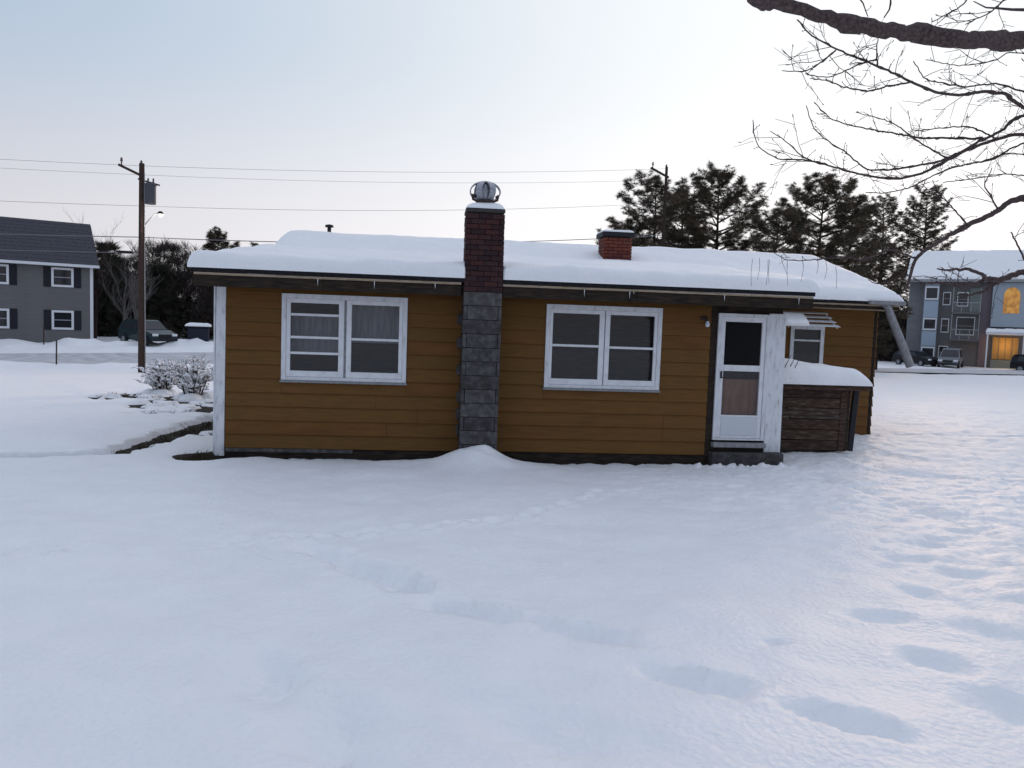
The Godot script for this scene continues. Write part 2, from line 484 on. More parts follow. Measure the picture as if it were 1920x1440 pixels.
func road_distance(x: float, z: float) -> float:                # signed distance from the road's middle, negative on the near side
	var a := Vector2(-26, -40.2)
	var d := Vector2(60, -22.0).normalized()
	return (Vector2(x, z) - a).dot(Vector2(d.y, -d.x))

func spaced(marks: Array) -> PackedFloat32Array:                # [start, end, step] runs joined
	var out := PackedFloat32Array()
	for m in marks:
		var n := maxi(1, int(round(absf(m[1] - m[0]) / m[2])))
		for i in n: out.append(lerpf(m[0], m[1], float(i) / n))
	out.append(marks[-1][1])
	return out

func field(xs: PackedFloat32Array, zs: PackedFloat32Array, f: Callable) -> ArrayMesh:
	var C := xs.size()
	var R := zs.size()
	var v := PackedVector3Array(); v.resize(C * R)
	var n := PackedVector3Array(); n.resize(C * R)
	for i in R:
		for j in C:
			v[i * C + j] = Vector3(xs[j], f.call(xs[j], zs[i]), zs[i])
	for i in R:
		for j in C:
			var du := v[i * C + mini(j + 1, C - 1)] - v[i * C + maxi(j - 1, 0)]
			var dv := v[mini(i + 1, R - 1) * C + j] - v[maxi(i - 1, 0) * C + j]
			n[i * C + j] = du.cross(dv).normalized()
	var ids := PackedInt32Array()
	for i in R - 1:
		for j in C - 1:
			var a := i * C + j
			ids.append_array([a, a + C + 1, a + 1, a, a + C, a + C + 1])
	var arr := []
	arr.resize(Mesh.ARRAY_MAX)
	arr[Mesh.ARRAY_VERTEX] = v
	arr[Mesh.ARRAY_NORMAL] = n
	arr[Mesh.ARRAY_INDEX] = ids
	var m := ArrayMesh.new()
	m.add_surface_from_arrays(Mesh.PRIMITIVE_TRIANGLES, arr)
	return m

func make_ground() -> void:
	var xs := spaced([[-420.0, -120.0, 20.0], [-120.0, -40.0, 2.5], [-40.0, -14.0, .45], [-14.0, -4.0, .075], [-4.0, 7.5, .05], [7.5, 14.0, .1], [14.0, 60.0, .6], [60.0, 140.0, 4.0], [140.0, 420.0, 20.0]])
	var zs := spaced([[30.0, 2.0, 2.0], [2.0, -2.4, .2], [-2.4, -12.6, .05], [-12.6, -25.0, .09], [-25.0, -34.0, .22], [-34.0, -72.0, .5], [-72.0, -140.0, 3.0], [-140.0, -700.0, 28.0]])
	var g := part("ground", field(xs, zs, ground), mat.snow, self)
	tag(g, "pale blue trampled snow covering the whole yard", "", "", "structure")
	var soil := part("bare_soil", field(spaced([[-14.0, 4.6, .25]]), spaced([[-10.0, -26.0, .25]]), func(x, z): return lie(x, z) - 0.065 + soft.get_noise_2d(x * 14.0, z * 14.0) * 0.07 * clampf(-z / 40.0, 0.3, 1.6) + fine.get_noise_2d(x * 60.0, z * 60.0) * .02), mat.soil, self)
	tag(soil, "dark bare soil showing through the snow beside the house", "", "", "structure")
	# the road behind the house
	var a := Vector2(-26, -40.2)
	var d := Vector2(60, -22.0).normalized()
	var q := Vector2(-d.y, d.x)
	var m := M.new()
	var rows := []
	for w in [-3.3, -1.6, 0.0, 1.6, 3.3]:
		var row := []
		for k in 141:
			var p = a + d * (k * 2.0 - 120.0) - q * w
			row.append(Vector3(p.x, lie(p.x, p.y) + 0.09, p.y))
		rows.append(row)
	m.grid(rows)
	tag(part("road", m.mesh(), mat.road, self), "slushy grey road passing behind the house", "", "", "structure")

# ------------------------------------------------------------------ snow lying on things
func edge_steps(a: float, b: float, r: float, step: float) -> PackedFloat32Array:
	var out := PackedFloat32Array()
	var prof := [0.0, .02, .06, .13, .22, .34, .48, .65, .82, 1.0]
	var l := absf(b - a)
	var sg := signf(b - a)
	for k in prof: out.append(a + sg * k * r)
	var n := maxi(1, int((l - 2.0 * r) / step))
	for i in range(1, n): out.append(lerpf(a + sg * r, b - sg * r, float(i) / n))
	prof.reverse()
	for k in prof: out.append(b - sg * k * r)
	return out

func blanket(x0: float, x1: float, z0: float, z1: float, base: Callable, thick: float, r: float, step := 0.12, seed_at := 0.0, wave := 0.18, crook := 2.3, notch: Array = [], slope := 0.0) -> ArrayMesh:
	var xs := edge_steps(x0, x1, r, step)
	if notch:
		var kept := PackedFloat32Array()
		for x in xs:
			if x < notch[0] - .012 or x > notch[1] + .012: kept.append(x)
		for i in 6: kept.append(lerpf(notch[0], notch[1], i / 5.0))
		kept.append(notch[0] - .01)
		kept.append(notch[1] + .01)
		kept.sort()
		xs = kept
	var zs := edge_steps(z0, z1, r, step)
	var top := []
	var low := []
	for zz in zs:
		var row := PackedVector3Array()
		var lrow := PackedVector3Array()
		for x in xs:
			var z := minf(zz, notch[2]) if notch and x >= notch[0] and x <= notch[1] else zz
			var ex := clampf(minf(x - x0, x1 - x) / r, 0.0, 1.0)
			var ez := clampf(minf(absf(z - z0), absf(z1 - z)) / r, 0.0, 1.0)
			var px := pow(1.0 - pow(1.0 - ex, crook), 1.0 / crook)
			var pz := pow(1.0 - pow(1.0 - ez, crook), 1.0 / crook)
			var t := thick * (1.0 + wave * soft.get_noise_2d(x * 70.0 + seed_at, z * 70.0) + wave * .35 * fine.get_noise_2d(x * 25.0 + seed_at, z * 25.0)) * px * pz * (1.0 + slope * (x0 + x1 - 2.0 * x) / (x1 - x0))
			var out := Vector3(0, 0, 0)
			var wob := soft.get_noise_2d(x * 130.0 + seed_at, z * 130.0 + 40.0) * 0.03 + fine.get_noise_2d(x * 60.0 + seed_at, z * 60.0) * 0.008
			out.x = (1.0 - ex) * wob * px
			out.z = (1.0 - ez) * wob
			var b: float = base.call(x, z)
			row.append(Vector3(x, b + t, z) + out)
			lrow.append(Vector3(x, b, z) + out)
		top.append(row)
		low.append(lrow)
	low.reverse()
	var m := M.new()
	m.grid(top)
	m.grid(low)
	return m.mesh()

# ------------------------------------------------------------------ the wooden house (x along the front, z = minus the distance behind it)
func clapboard(w: float, h: float) -> ArrayMesh:                # thicker at its lower edge, which throws the line under each course
	var key := "clap_%d_%d" % [roundi(w * 1000), roundi(h * 1000)]
	if not shared.has(key):
		var m := M.new()
		m.extrude([Vector2(0, -h / 2), Vector2(.029, -h / 2), Vector2(.033, -h / 2 + .004), Vector2(.033, -h / 2 + .012), Vector2(.009, h / 2), Vector2(0, h / 2)], -w / 2, w / 2)
		shared[key] = m.mesh()
	return shared[key]

func siding(parent: Node, x0: float, x1: float, y0: float, y1: float, z: float, openings: Array, step := 0.205) -> void:
	var turn := Basis(Vector3.UP, -PI / 2)                      # the board's thickness (x) faces the front (+z), its length (z) runs along x
	var y := y0
	while y < y1 - 0.02:
		var top := minf(y + step, y1)
		var spans := [[x0, x1, y, top]]
		for o in openings:
			var next := []
			for s in spans:
				if o[0] >= s[1] or o[1] <= s[0] or o[2] >= s[3] or o[3] <= s[2]:
					next.append(s)
					continue
				if s[0] < o[0]: next.append([s[0], o[0], s[2], s[3]])
				if s[1] > o[1]: next.append([o[1], s[1], s[2], s[3]])
				var a := maxf(s[0], o[0])
				var b := minf(s[1], o[1])
				if s[2] < o[2]: next.append([a, b, s[2], o[2]])
				if s[3] > o[3]: next.append([a, b, o[3], s[3]])
			spans = next
		for s in spans:
			var x: float = s[0]
			while x < s[1] - 0.03:
				var l := minf(rng.randf_range(1.8, 3.6), s[1] - x)
				if s[1] - x - l < 0.5: l = s[1] - x
				var h: float = s[3] - s[2]
				if l > 0.03 and h > 0.02:
					part("siding_board", clapboard(l - 0.004, h - 0.003), pick(mat.siding), parent, Vector3(x + l / 2, (s[2] + s[3]) / 2, z + rng.randf_range(0.0, 0.003)), turn)
				x += l
		y = top

func frame(called: String, x0: float, x1: float, y0: float, y1: float, bl: float, br: float, bb: float, bt: float, z0: float, z1: float, m: Material, parent: Node) -> MeshInstance3D:
	var k := M.new()
	var dz := z1 - z0
	var zc := (z0 + z1) / 2
	k.bevel(Vector3((x0 + x0 + bl) / 2, (y0 + y1) / 2, zc), Vector3(bl, y1 - y0, dz), .004)
	k.bevel(Vector3((x1 + x1 - br) / 2, (y0 + y1) / 2, zc), Vector3(br, y1 - y0, dz), .004)
	k.bevel(Vector3((x0 + bl + x1 - br) / 2, y1 - bt / 2, zc), Vector3(x1 - br - x0 - bl, bt, dz - .004), .003)
	k.bevel(Vector3((x0 + bl + x1 - br) / 2, y0 + bb / 2, zc), Vector3(x1 - br - x0 - bl, bb, dz - .004), .003)
	return part(called, k.mesh(), m, parent)

func sheet(called: String, x0: float, x1: float, y0: float, y1: float, z: float, parent: Node, m: Material = null) -> void:      # one thin sheet of window glass
	var k := M.new()
	k.quad(V(x0, y0, z), V(x1, y0, z), V(x1, y1, z), V(x0, y1, z))
	part(called, k.mesh(), m if m else mat.glass, parent)

func double_window(parent: Node, x0: float, x1: float, y0: float, y1: float, glass: Array, bars: Array, label: String) -> Node3D:
	var w := Node3D.new()
	w.name = "window"
	parent.add_child(w, true)
	w.set_meta("label", label)
	frame("casing", x0, x1, y0, y1, .065, .065, .05, .07, .0, .052, mat.worn, w)
	slab("mullion", V(glass[1] + .07, y0 + .05, .004), V(glass[2] - .065, y1 - .07, .024), mat.gutter, w)
	slab("sill", V(x0 - .015, y0 - .034, .0), V(x1 + .015, y0 - .002, .075), mat.gutter, w)
	for k in 2:
		var ga: float = glass[k * 2]
		var gb: float = glass[k * 2 + 1]
		var sa: float = x0 + .066 if k == 0 else ga - .072
		var sb: float = gb + .078 if k == 0 else x1 - .066
		frame("sash", sa, sb, y0 + .052, y1 - .072, ga - sa, sb - gb, .088, .058, .002, .040, mat.white, w)
		var gy0 := y0 + .14
		var gy1 := y1 - .13
		var cuts: Array = [gy0] + bars[k] + [gy1]
		for i in bars[k].size():
			slab("sash_bar", V(ga + .002, bars[k][i] - .018, .012), V(gb - .002, bars[k][i] + .018, .038), mat.white, w)
		for i in cuts.size() - 1:
			sheet("pane", ga - .004, gb + .004, cuts[i] - .004, cuts[i + 1] + .004, .016, w)
	return w

func wall_with_holes(m: M, x0: float, x1: float, y0: float, y1: float, z0: float, z1: float, holes: Array) -> void:
	var xs := [x0, x1]
	for o in holes: xs.append_array([o[0], o[1]])
	xs.sort()
	for i in xs.size() - 1:
		if xs[i + 1] - xs[i] < 1e-4: continue
		var c: float = (xs[i] + xs[i + 1]) / 2
		var y := y0
		var list := []
		for o in holes:
			if o[0] < c and c < o[1]: list.append([o[2], o[3]])
		list.sort()
		for o in list:
			if o[0] > y: m.box(V(c, (y + o[0]) / 2, (z0 + z1) / 2), V(xs[i + 1] - xs[i], o[0] - y, absf(z1 - z0)))
			y = o[1]
		if y1 > y: m.box(V(c, (y + y1) / 2, (z0 + z1) / 2), V(xs[i + 1] - xs[i], y1 - y, absf(z1 - z0)))

func roof_base(_x: float, z: float) -> float:
	return 2.29 + 0.115 * (-z + 0.5)

func main_base(_x: float, z: float) -> float:
	return 2.37 + 0.285 * (3.6 - absf(-z - 6.6))

func masonry(parent: Node, called: String, x0: float, x1: float, z0: float, z1: float, y0: float, y1: float, size: Vector3, joint: float, mats: Array) -> void:
	# courses of whole pieces round a core, each a piece of its own; neighbours in a course butt at the corners
	var y := y0
	var course := 0
	while y + size.y * 0.6 < y1:
		var h := minf(size.y, y1 - y)
		var odd := course % 2 == 1
		for face in 4:
			var along_x := face < 2
			var a := x0 if along_x else z0
			var b := x1 if along_x else z1
			if along_x != odd:
				pass
			else:
				a += size.z + joint
				b -= size.z + joint
			if b - a < 0.02: continue
			var n := maxi(1, int(round((b - a) / (size.x + joint))))
			var l := (b - a + joint) / n - joint
			for i in n:
				var c := a + (l + joint) * i + l / 2
				var jut := rng.randf_range(-.004, .004)
				var at := Vector3(c, y + h / 2, (z1 - size.z / 2 + jut) if face == 0 else (z0 + size.z / 2 - jut)) if along_x else Vector3((x0 + size.z / 2 - jut) if face == 2 else (x1 - size.z / 2 + jut), y + h / 2, c)
				var s := Vector3(l, h - joint, size.z) if along_x else Vector3(size.z, h - joint, l)
				part(called, bevelled(s, .005), pick(mats), parent, at, Basis(Vector3.UP, rng.randf_range(-.006, .006)))
		y += h
		course += 1

func make_house() -> void:
	var H := thing("house", "low ochre clapboard house with white framed windows under a snowy roof", "house", HOUSE_AT, HOUSE_YAW)
	var w1 := [-3.40, -1.59, .73, 1.99]
	var w2 := [.48, 2.27, .72, 1.98]
	var door := [3.16, 3.99, -.06, 1.94]
	var k := M.new()
	wall_with_holes(k, -4.30, 4.20, -.70, 2.22, -.10, 0.0, [w1, w2, door])
	var front := part("front_wall", k.mesh(), mat.fascia, H)
	front.set_meta("label", "ochre front wall of wide weathered boards")
	siding(front, -4.19, -.79, -.285, 2.06, .001, [w1])
	siding(front, -.245, 3.05, -.275, 2.06, .001, [w2])
	slab("door_casing", V(3.052, -.30, .001), V(3.158, 2.06, .022), mat.fascia, front)
	# left and right ends, the taller main part behind
	k = M.new()
	k.box(V(-4.25, .76, -1.82), V(.10, 2.92, 3.44))
	part("side_wall", k.mesh(), mat.fascia, H)
	siding_side(H, -4.31, -3.55, -.02, -.285, 2.2, -1.0)
	k = M.new()
	k.box(V(4.15, .76, -1.82), V(.10, 2.92, 3.44))
	part("side_wall", k.mesh(), mat.fascia, H)
	siding_side(H, 4.205, -3.5, -.06, -.3, 2.15, 1.0)
	k = M.new()
	wall_with_holes(k, -4.30, 7.88, -.70, 2.45, -3.65, -3.55, [[6.10, 6.66, 1.0, 1.76]])
	var mid := part("main_wall", k.mesh(), mat.fascia, H)
	siding(mid, 4.24, 7.80, -.40, 2.34, -3.549, [[6.02, 6.74, .92, 1.84]])
	k = M.new()
	k.box(V(7.83, .9, -6.6), V(.10, 3.2, 5.9)); k.box(V(-4.25, .9, -6.6), V(.10, 3.2, 5.9)); k.box(V(1.79, .9, -9.6), V(12.18, 3.2, .10))
	k.extrude([Vector2(-9.6, 2.5), Vector2(-3.6, 2.5), Vector2(-6.6, 3.32)], 0.0, .1)
	var gab := M.new()
	gab.v = k.v.slice(k.v.size() - 24); gab.n = k.n.slice(k.n.size() - 24)
	k.v.resize(k.v.size() - 24); k.n.resize(k.n.size() - 24)
	part("back_wall", k.mesh(), mat.fascia, H)
	for x in [7.78, -4.3]:
		var gm := M.new()
		for i in range(0, gab.v.size(), 3):
			var f := func(p: Vector3): return Vector3(x + p.z, p.y, p.x)
			gm.tri(f.call(gab.v[i]), f.call(gab.v[i + 1]), f.call(gab.v[i + 2]))
		part("gable", gm.mesh(), mat.fascia, H)
	siding_side(H, 7.885, -9.6, -3.56, -.40, 2.5, 1.0)
	# floor, ceiling and the room seen through the panes
	slab("floor", V(-4.2, -.16, -3.5), V(4.1, -.08, -.11), mat.inside, H)
	slab("floor", V(-4.2, -.16, -9.5), V(7.78, -.08, -3.66), mat.inside, H)
	slab("ceiling", V(-4.2, 2.12, -3.52), V(4.1, 2.18, -.11), mat.inside, H)
	# roofs
	k = M.new()
	for s in [[-4.53, 4.45, .52, -4.3]]:
		var ya := 2.225
		var yb := roof_base(0, s[3]) - .065
		k.extrude([Vector2(-s[2], ya), Vector2(-s[2], ya + .060), Vector2(-s[3], yb + .060), Vector2(-s[3], yb)].map(func(p): return Vector2(-p.x, p.y)), s[0], s[1])
	var pr := M.new()
	for i in range(0, k.v.size(), 3): pr.tri(V(k.v[i].z, k.v[i].y, k.v[i].x), V(k.v[i + 1].z, k.v[i + 1].y, k.v[i + 1].x), V(k.v[i + 2].z, k.v[i + 2].y, k.v[i + 2].x))
	var porch := part("porch_roof", pr.mesh(), mat.shingle, H)
	for s in [[-4.50, -.83], [-.235, 4.42]]:
		var x: float = s[0]
		while x < s[1] - .05:
			var l := minf(rng.randf_range(1.6, 2.8), s[1] - x)
			part("drip_edge", bevelled(V(l - .003, .032, .03), .004), mat.edge, porch, V(x + l / 2, 2.207 + rng.randf_range(-.004, .002), .515), Basis(Vector3.BACK, rng.randf_range(-.002, .002)))
			part("fascia_board", bevelled(V(l - .003, .155, .028), .004), mat.fascia, porch, V(x + l / 2, 2.112, .488 + rng.randf_range(0, .006)))
			x += l
	slab("soffit", V(-4.48, 2.155, .03), V(4.40, 2.185, .47), mat.fascia, porch)
	k = M.new()
	for s in [-4.52, 4.44]:
		k.box(V(s, 2.13, -.0), V(.025, .15, .94))
	part("rake_board", k.mesh(), mat.fascia, porch)
	k = M.new()
	var prof := [Vector2(2.98, 2.315), Vector2(2.98, 2.37), Vector2(6.6, 3.40), Vector2(10.22, 2.37), Vector2(10.22, 2.315), Vector2(6.6, 3.34)]
	k.extrude(prof, 0, 1)
	pr = M.new()
	for i in range(0, k.v.size(), 3):
		var f := func(p: Vector3): return Vector3(lerpf(-4.53, 8.03, p.z), p.y, -p.x)
		pr.tri(f.call(k.v[i]), f.call(k.v[i + 1]), f.call(k.v[i + 2]))
	var mr := part("main_roof", pr.mesh(), mat.shingle, H)
	slab("fascia_board", V(4.47, 2.20, -3.05), V(8.0, 2.312, -3.02), mat.fascia, mr)
	slab("drip_edge", V(4.47, 2.262, -3.018), V(8.0, 2.298, -2.99), mat.edge, mr)
	slab("soffit", V(4.47, 2.19, -3.56), V(8.0, 2.215, -3.052), mat.edge, mr)
	slab("roof_edge", V(4.5, 2.312, -3.0), V(8.02, 2.36, -2.955), mat.shingle, mr)
	k = M.new()
	k.tube([V(7.62, 2.33, -2.99), V(7.72, 2.26, -2.95), V(7.80, 2.05, -2.93), V(8.02, 1.58, -2.9), V(8.24, 1.10, -2.88)], [.06, .07, .075, .08, .08], 10)
	part("downspout", k.mesh(), mat.gutter, H).set_meta("label", "grey downspout hanging loose from the eave corner")
	slab("gutter", V(7.3, 2.29, -2.95), V(8.05, 2.37, -2.86), mat.gutter, mr, .012)
	# corner boards
	part("corner_board", bevelled(V(.135, 2.46, .03), .004), mat.worn, H, V(-4.262, .82, .016), Basis(Vector3.BACK, -.006))
	slab("corner_board", V(-4.36, -.38, -.17), V(-4.335, 2.06, .02), mat.worn, H)
	part("corner_board", bevelled(V(.27, 2.36, .045), .005), mat.worn, H, V(4.125, .78, .024), Basis(Vector3.BACK, .012))
	slab("corner_board", V(4.235, -.38, -.14), V(4.265, 1.96, .0), mat.worn, H)
	# windows and door
	double_window(H, w1[0], w1[1], w1[2], w1[3], [-3.275, -2.585, -2.40, -1.71], [[1.13, 1.36, 1.69], [1.355]], "paired white window whose left sash has three bars")
	double_window(H, w2[0], w2[1], w2[2], w2[3], [.585, 1.30, 1.465, 2.155], [[1.365], [1.355]], "paired white window with one bar in each sash")
	slab("curtain", V(-2.46, 1.30, -.20), V(-1.66, 1.92, -.19), mat.curtain, H)
	slab("curtain", V(-3.30, 1.12, -.20), V(-2.55, 1.70, -.19), mat.curtain, H)
	var D := Node3D.new()
	D.name = "storm_door"
	H.add_child(D, true)
	D.set_meta("label", "white storm door with two panes over a kick panel")
	frame("door_frame", door[0], door[1], door[2] + .03, door[3], .055, .055, .03, .05, -.02, .055, mat.worn, D)
	frame("door_leaf", 3.217, 3.933, .004, 1.888, .062, .062, .36, .075, .0, .038, mat.white, D)
	slab("kick_panel", V(3.285, .045, .036), V(3.865, .335, .044), mat.panel, D, .006)
	slab("rail", V(3.28, 1.05, .004), V(3.87, 1.145, .040), mat.white, D)
	sheet("dull_pane", 3.276, 3.874, 1.14, 1.82, .016, D, mat.dull_glass)  # plain glass sheet, only less reflective than the pane below
	sheet("pane", 3.276, 3.874, .36, 1.055, .016, D)
	k = M.new()
	k.bevel(V(3.245, .99, .047), V(.028, .11, .012), .003)
	k.tube([V(3.245, .95, .05), V(3.245, .95, .085), V(3.285, .95, .09)], [.008, .008, .008], 6)
	part("handle", k.mesh(), mat.dark, D)
	slab("inner_door", V(3.20, -.05, -.11), V(3.95, .92, -.07), mat.plywood, D)
	slab("threshold", V(3.15, -.135, -.02), V(4.0, -.062, .13), mat.gutter, H, .008)
	slab("door_step", V(3.12, -.46, .0), V(4.27, -.205, .20), mat.block[1], H, .02)
	slab("sill_board", V(3.14, -.20, .0), V(3.98, -.137, .06), mat.fascia, H)
	slab("sill_board", V(-4.19, -.345, .0), V(-2.35, -.288, .035), mat.block[0], H, .006)
	slab("sill_board", V(-2.345, -.40, -.01), V(-.8, -.29, .012), mat.fascia, H)
	slab("sill_board", V(-.24, -.40, -.01), V(3.05, -.28, .012), mat.fascia, H)
	# lamp beside the door
	var lamp := Node3D.new()
	lamp.name = "wall_lamp"
	H.add_child(lamp, true)
	lamp.set_meta("label", "dark wall lamp with an unlit white bulb beside the door")
	k = M.new()
	k.lathe(V(2.93, 1.83, .03), [Vector2(.0, -.01), Vector2(.055, -.01), Vector2(.055, .03), Vector2(.03, .05), Vector2(0, .05)], 12)
	k.tube([V(2.93, 1.84, .02), V(2.93, 1.85, .10), V(2.95, 1.80, .12)], [.018, .018, .028], 8)
	part("holder", k.mesh(), mat.rust, lamp)
	k = M.new()
	k.lathe(V(2.955, 1.715, .125), [Vector2(0, 0), Vector2(.022, .006), Vector2(.034, .026), Vector2(.034, .045), Vector2(.024, .07), Vector2(.02, .09)], 12)
	part("bulb", k.mesh(), mat.panel, lamp)
	# chimney against the front wall
	k = M.new()
	k.box(V(-.515, 1.25, .255), V(.47, 3.98, .46))
	var ch := part("chimney", k.mesh(), mat.mortar, H)
	ch.set_meta("label", "tall chimney of grey blocks below and dark red bricks above")
	masonry(ch, "block", -.785, -.245, -.005, .525, -.5, 2.10, V(.40, .20, .045), .007, mat.block)
	masonry(ch, "brick", -.79, -.24, -.005, .53, 2.10, 3.22, V(.20, .0735, .07), .006, mat.brick)
	slab("crown", V(-.795, 3.222, -.01), V(-.235, 3.275, .535), mat.mortar, ch, .012)
	k = M.new()
	for y in [0.0, .24, .5, .9, 1.3, 1.65]:
		k.bevel(V(-.805, y + .05, .08), V(.05, .16, .10), .02, Basis(Vector3.UP, y))
	part("rubble_edge", k.mesh(), mat.block[1], ch)
	make_cap(H)
	# red brick chimney on the main roof
	k = M.new()
	k.box(V(2.72, 3.40, -5.2), V(.50, .62, .44))
	var rc := part("brick_chimney", k.mesh(), mat.mortar, H)
	rc.set_meta("label", "short red brick chimney with a dark cap on the rear roof")
	masonry(rc, "brick", 2.41, 3.02, -5.5, -4.92, 3.02, 3.60, V(.19, .071, .085), .009, mat.red)
	slab("cap_slab", V(2.36, 3.602, -5.55), V(3.06, 3.70, -4.87), mat.dark, rc, .012)
	k = M.new()
	k.tube([V(-3.64, 3.2, -7.2), V(-3.64, 3.78, -7.2)], [.045, .045], 10)
	k.lathe(V(-3.64, 3.77, -7.2), [Vector2(.0, 0), Vector2(.10, 0), Vector2(.09, .05), Vector2(0, .07)], 12)
	part("vent_pipe", k.mesh(), mat.dark, H)
	# rear window under its stepped awning
	var rw := Node3D.new()
	rw.name = "window"
	H.add_child(rw, true)
	rw.set_meta("label", "small rear window under a stepped white awning")
	frame("casing", 6.02, 6.74, .92, 1.84, .08, .08, .08, .08, -3.55, -3.50, mat.worn, rw)
	slab("sash_bar", V(6.10, 1.52, -3.54), V(6.66, 1.555, -3.51), mat.worn, rw)
	sheet("pane", 6.10, 6.66, 1.0, 1.76, -3.543, rw)
	var aw := Node3D.new()
	aw.name = "awning"
	H.add_child(aw, true)
	aw.set_meta("label", "white slatted awning over the rear window")
	for i in 4:
		part("slat", bevelled(V(.96 + .06 * i, .012, .15), .003), mat.worn, aw, V(6.22, 2.10 - .085 * i, -3.40 + .115 * i), Basis(Vector3.RIGHT, .25))
	for s in [-1, 1]:
		k = M.new()
		k.tube([V(6.22 + .48 * s, 2.12, -3.5), V(6.22 + .50 * s, 1.80, -2.98)], [.012, .012], 6)
		part("bracket", k.mesh(), mat.white, aw)
	make_roof_snow()

func siding_side(parent: Node, x: float, z0: float, z1: float, y0: float, y1: float, out: float) -> void:
	var holder := Node3D.new()
	holder.name = "side_siding"
	parent.add_child(holder, true)
	holder.transform = Transform3D(Basis(Vector3.UP, PI / 2 * out), V(x, 0, 0))
	if out > 0: siding(holder, -z1, -z0, y0, y1, 0.0, [])
	else: siding(holder, z0, z1, y0, y1, 0.0, [])

func make_cap(H: Node3D) -> void:
	var c := Node3D.new()
	c.name = "chimney_cap"
	H.add_child(c, true)
	c.position = V(-.515, 3.28, .26)
	c.scale = Vector3.ONE * .93
	c.set_meta("label", "round galvanised draught cap on top of the tall chimney")
	var k := M.new()
	k.lathe(Vector3.ZERO, [Vector2(.10, 0), Vector2(.105, .06), Vector2(.145, .13), Vector2(.15, .15), Vector2(.13, .15)], 24)
	part("collar", k.mesh(), mat.rust, c)
	k = M.new()
	k.lathe(V(-.012, .17, 0), [Vector2(.07, -.06), Vector2(.145, 0), Vector2(.165, .07), Vector2(.16, .15), Vector2(.135, .22), Vector2(.09, .262), Vector2(.03, .275), Vector2(0, .275)], 24, V(1, 1, .8))
	part("drum", k.mesh(), mat.steel, c)
	# loop bands standing clear of the drum on both sides
	for turn in [0.0, 1.1, -1.1]:
		k = M.new()
		var path := []
		for i in 41:
			var g := TAU * i / 40.0
			path.append([V(cos(g) * .240, .285 + sin(g) * .162, 0), V(cos(g) * .222, .285 + sin(g) * .144, 0)])
		for i in 40:
			for s in [[path[i][0], path[i + 1][0], 1.0], [path[i][1], path[i + 1][1], -1.0]]:
				var a: Vector3 = s[0]
				var b: Vector3 = s[1]
				if s[2] > 0: k.quad(a + V(0, 0, .05), a - V(0, 0, .05), b - V(0, 0, .05), b + V(0, 0, .05))
				else: k.quad(b + V(0, 0, .05), b - V(0, 0, .05), a - V(0, 0, .05), a + V(0, 0, .05))
			for z in [.05, -.05]:
				var o := V(0, 0, z)
				if z > 0: k.quad(path[i][1] + o, path[i][0] + o, path[i + 1][0] + o, path[i + 1][1] + o)
				else: k.quad(path[i][0] + o, path[i][1] + o, path[i + 1][1] + o, path[i + 1][0] + o)
		part("band", k.mesh(), mat.steel, c, Vector3.ZERO, Basis(Vector3.UP, turn))
	k = M.new()
	for s in [-1.0, 1.0]:
		k.tube([V(.10 * s, .12, .03), V(.19 * s, .16, .05), V(.20 * s, .24, .06)], [.014, .018, .022], 8)
		k.lathe(V(.185 * s, .20, .06), [Vector2(0, -.02), Vector2(.03, -.01), Vector2(.03, .02), Vector2(0, .03)], 10)
	part("bracket", k.mesh(), mat.rust, c)

func make_roof_snow() -> void:
	var s1 := part("roof_snow", blanket(-4.575, 4.49, .565, -4.6, roof_base, .205, .17, .10, 3.0, .24, 3.0, [-.785, -.245, -.03]), mat.snow, self, HOUSE_AT, Basis(Vector3.UP, HOUSE_YAW))
	tag(s1, "thick rounded snow blanket overhanging the front eave", "snow")
	var s2 := part("roof_snow", blanket(-4.56, 8.07, -2.94, -10.26, main_base, .20, .24, .14, 77.0, .16), mat.snow, self, HOUSE_AT, Basis(Vector3.UP, HOUSE_YAW))
	tag(s2, "smooth snow on the taller rear roof around the red chimney", "snow")
	var flat := func(_x, _z): return 0.0
	var cs := part("chimney_snow", blanket(-.275, .275, .27, -.27, flat, .105, .20, .04, 9.0, .3), mat.snow, self, HOUSE_AT + Basis(Vector3.UP, HOUSE_YAW) * V(-.515, 3.277, .262), Basis(Vector3.UP, HOUSE_YAW))
	tag(cs, "mound of snow on the tall chimney under its metal cap", "snow")
	cs = part("chimney_snow", blanket(-.34, .34, .33, -.33, flat, .05, .08, .06, 19.0, .3), mat.snow, self, HOUSE_AT + Basis(Vector3.UP, HOUSE_YAW) * V(2.71, 3.702, -5.21), Basis(Vector3.UP, HOUSE_YAW))
	tag(cs, "thin snow on the cap of the red brick chimney", "snow")
	cs = part("awning_snow", blanket(-.42, .1, .2, -.2, flat, .10, .10, .05, 29.0, .3), mat.snow, self, HOUSE_AT + Basis(Vector3.UP, HOUSE_YAW) * V(6.05, 1.925, -3.14), Basis(Vector3.UP, HOUSE_YAW) * Basis(Vector3.RIGHT, .55))
	tag(cs, "patch of snow on the slatted awning", "snow")

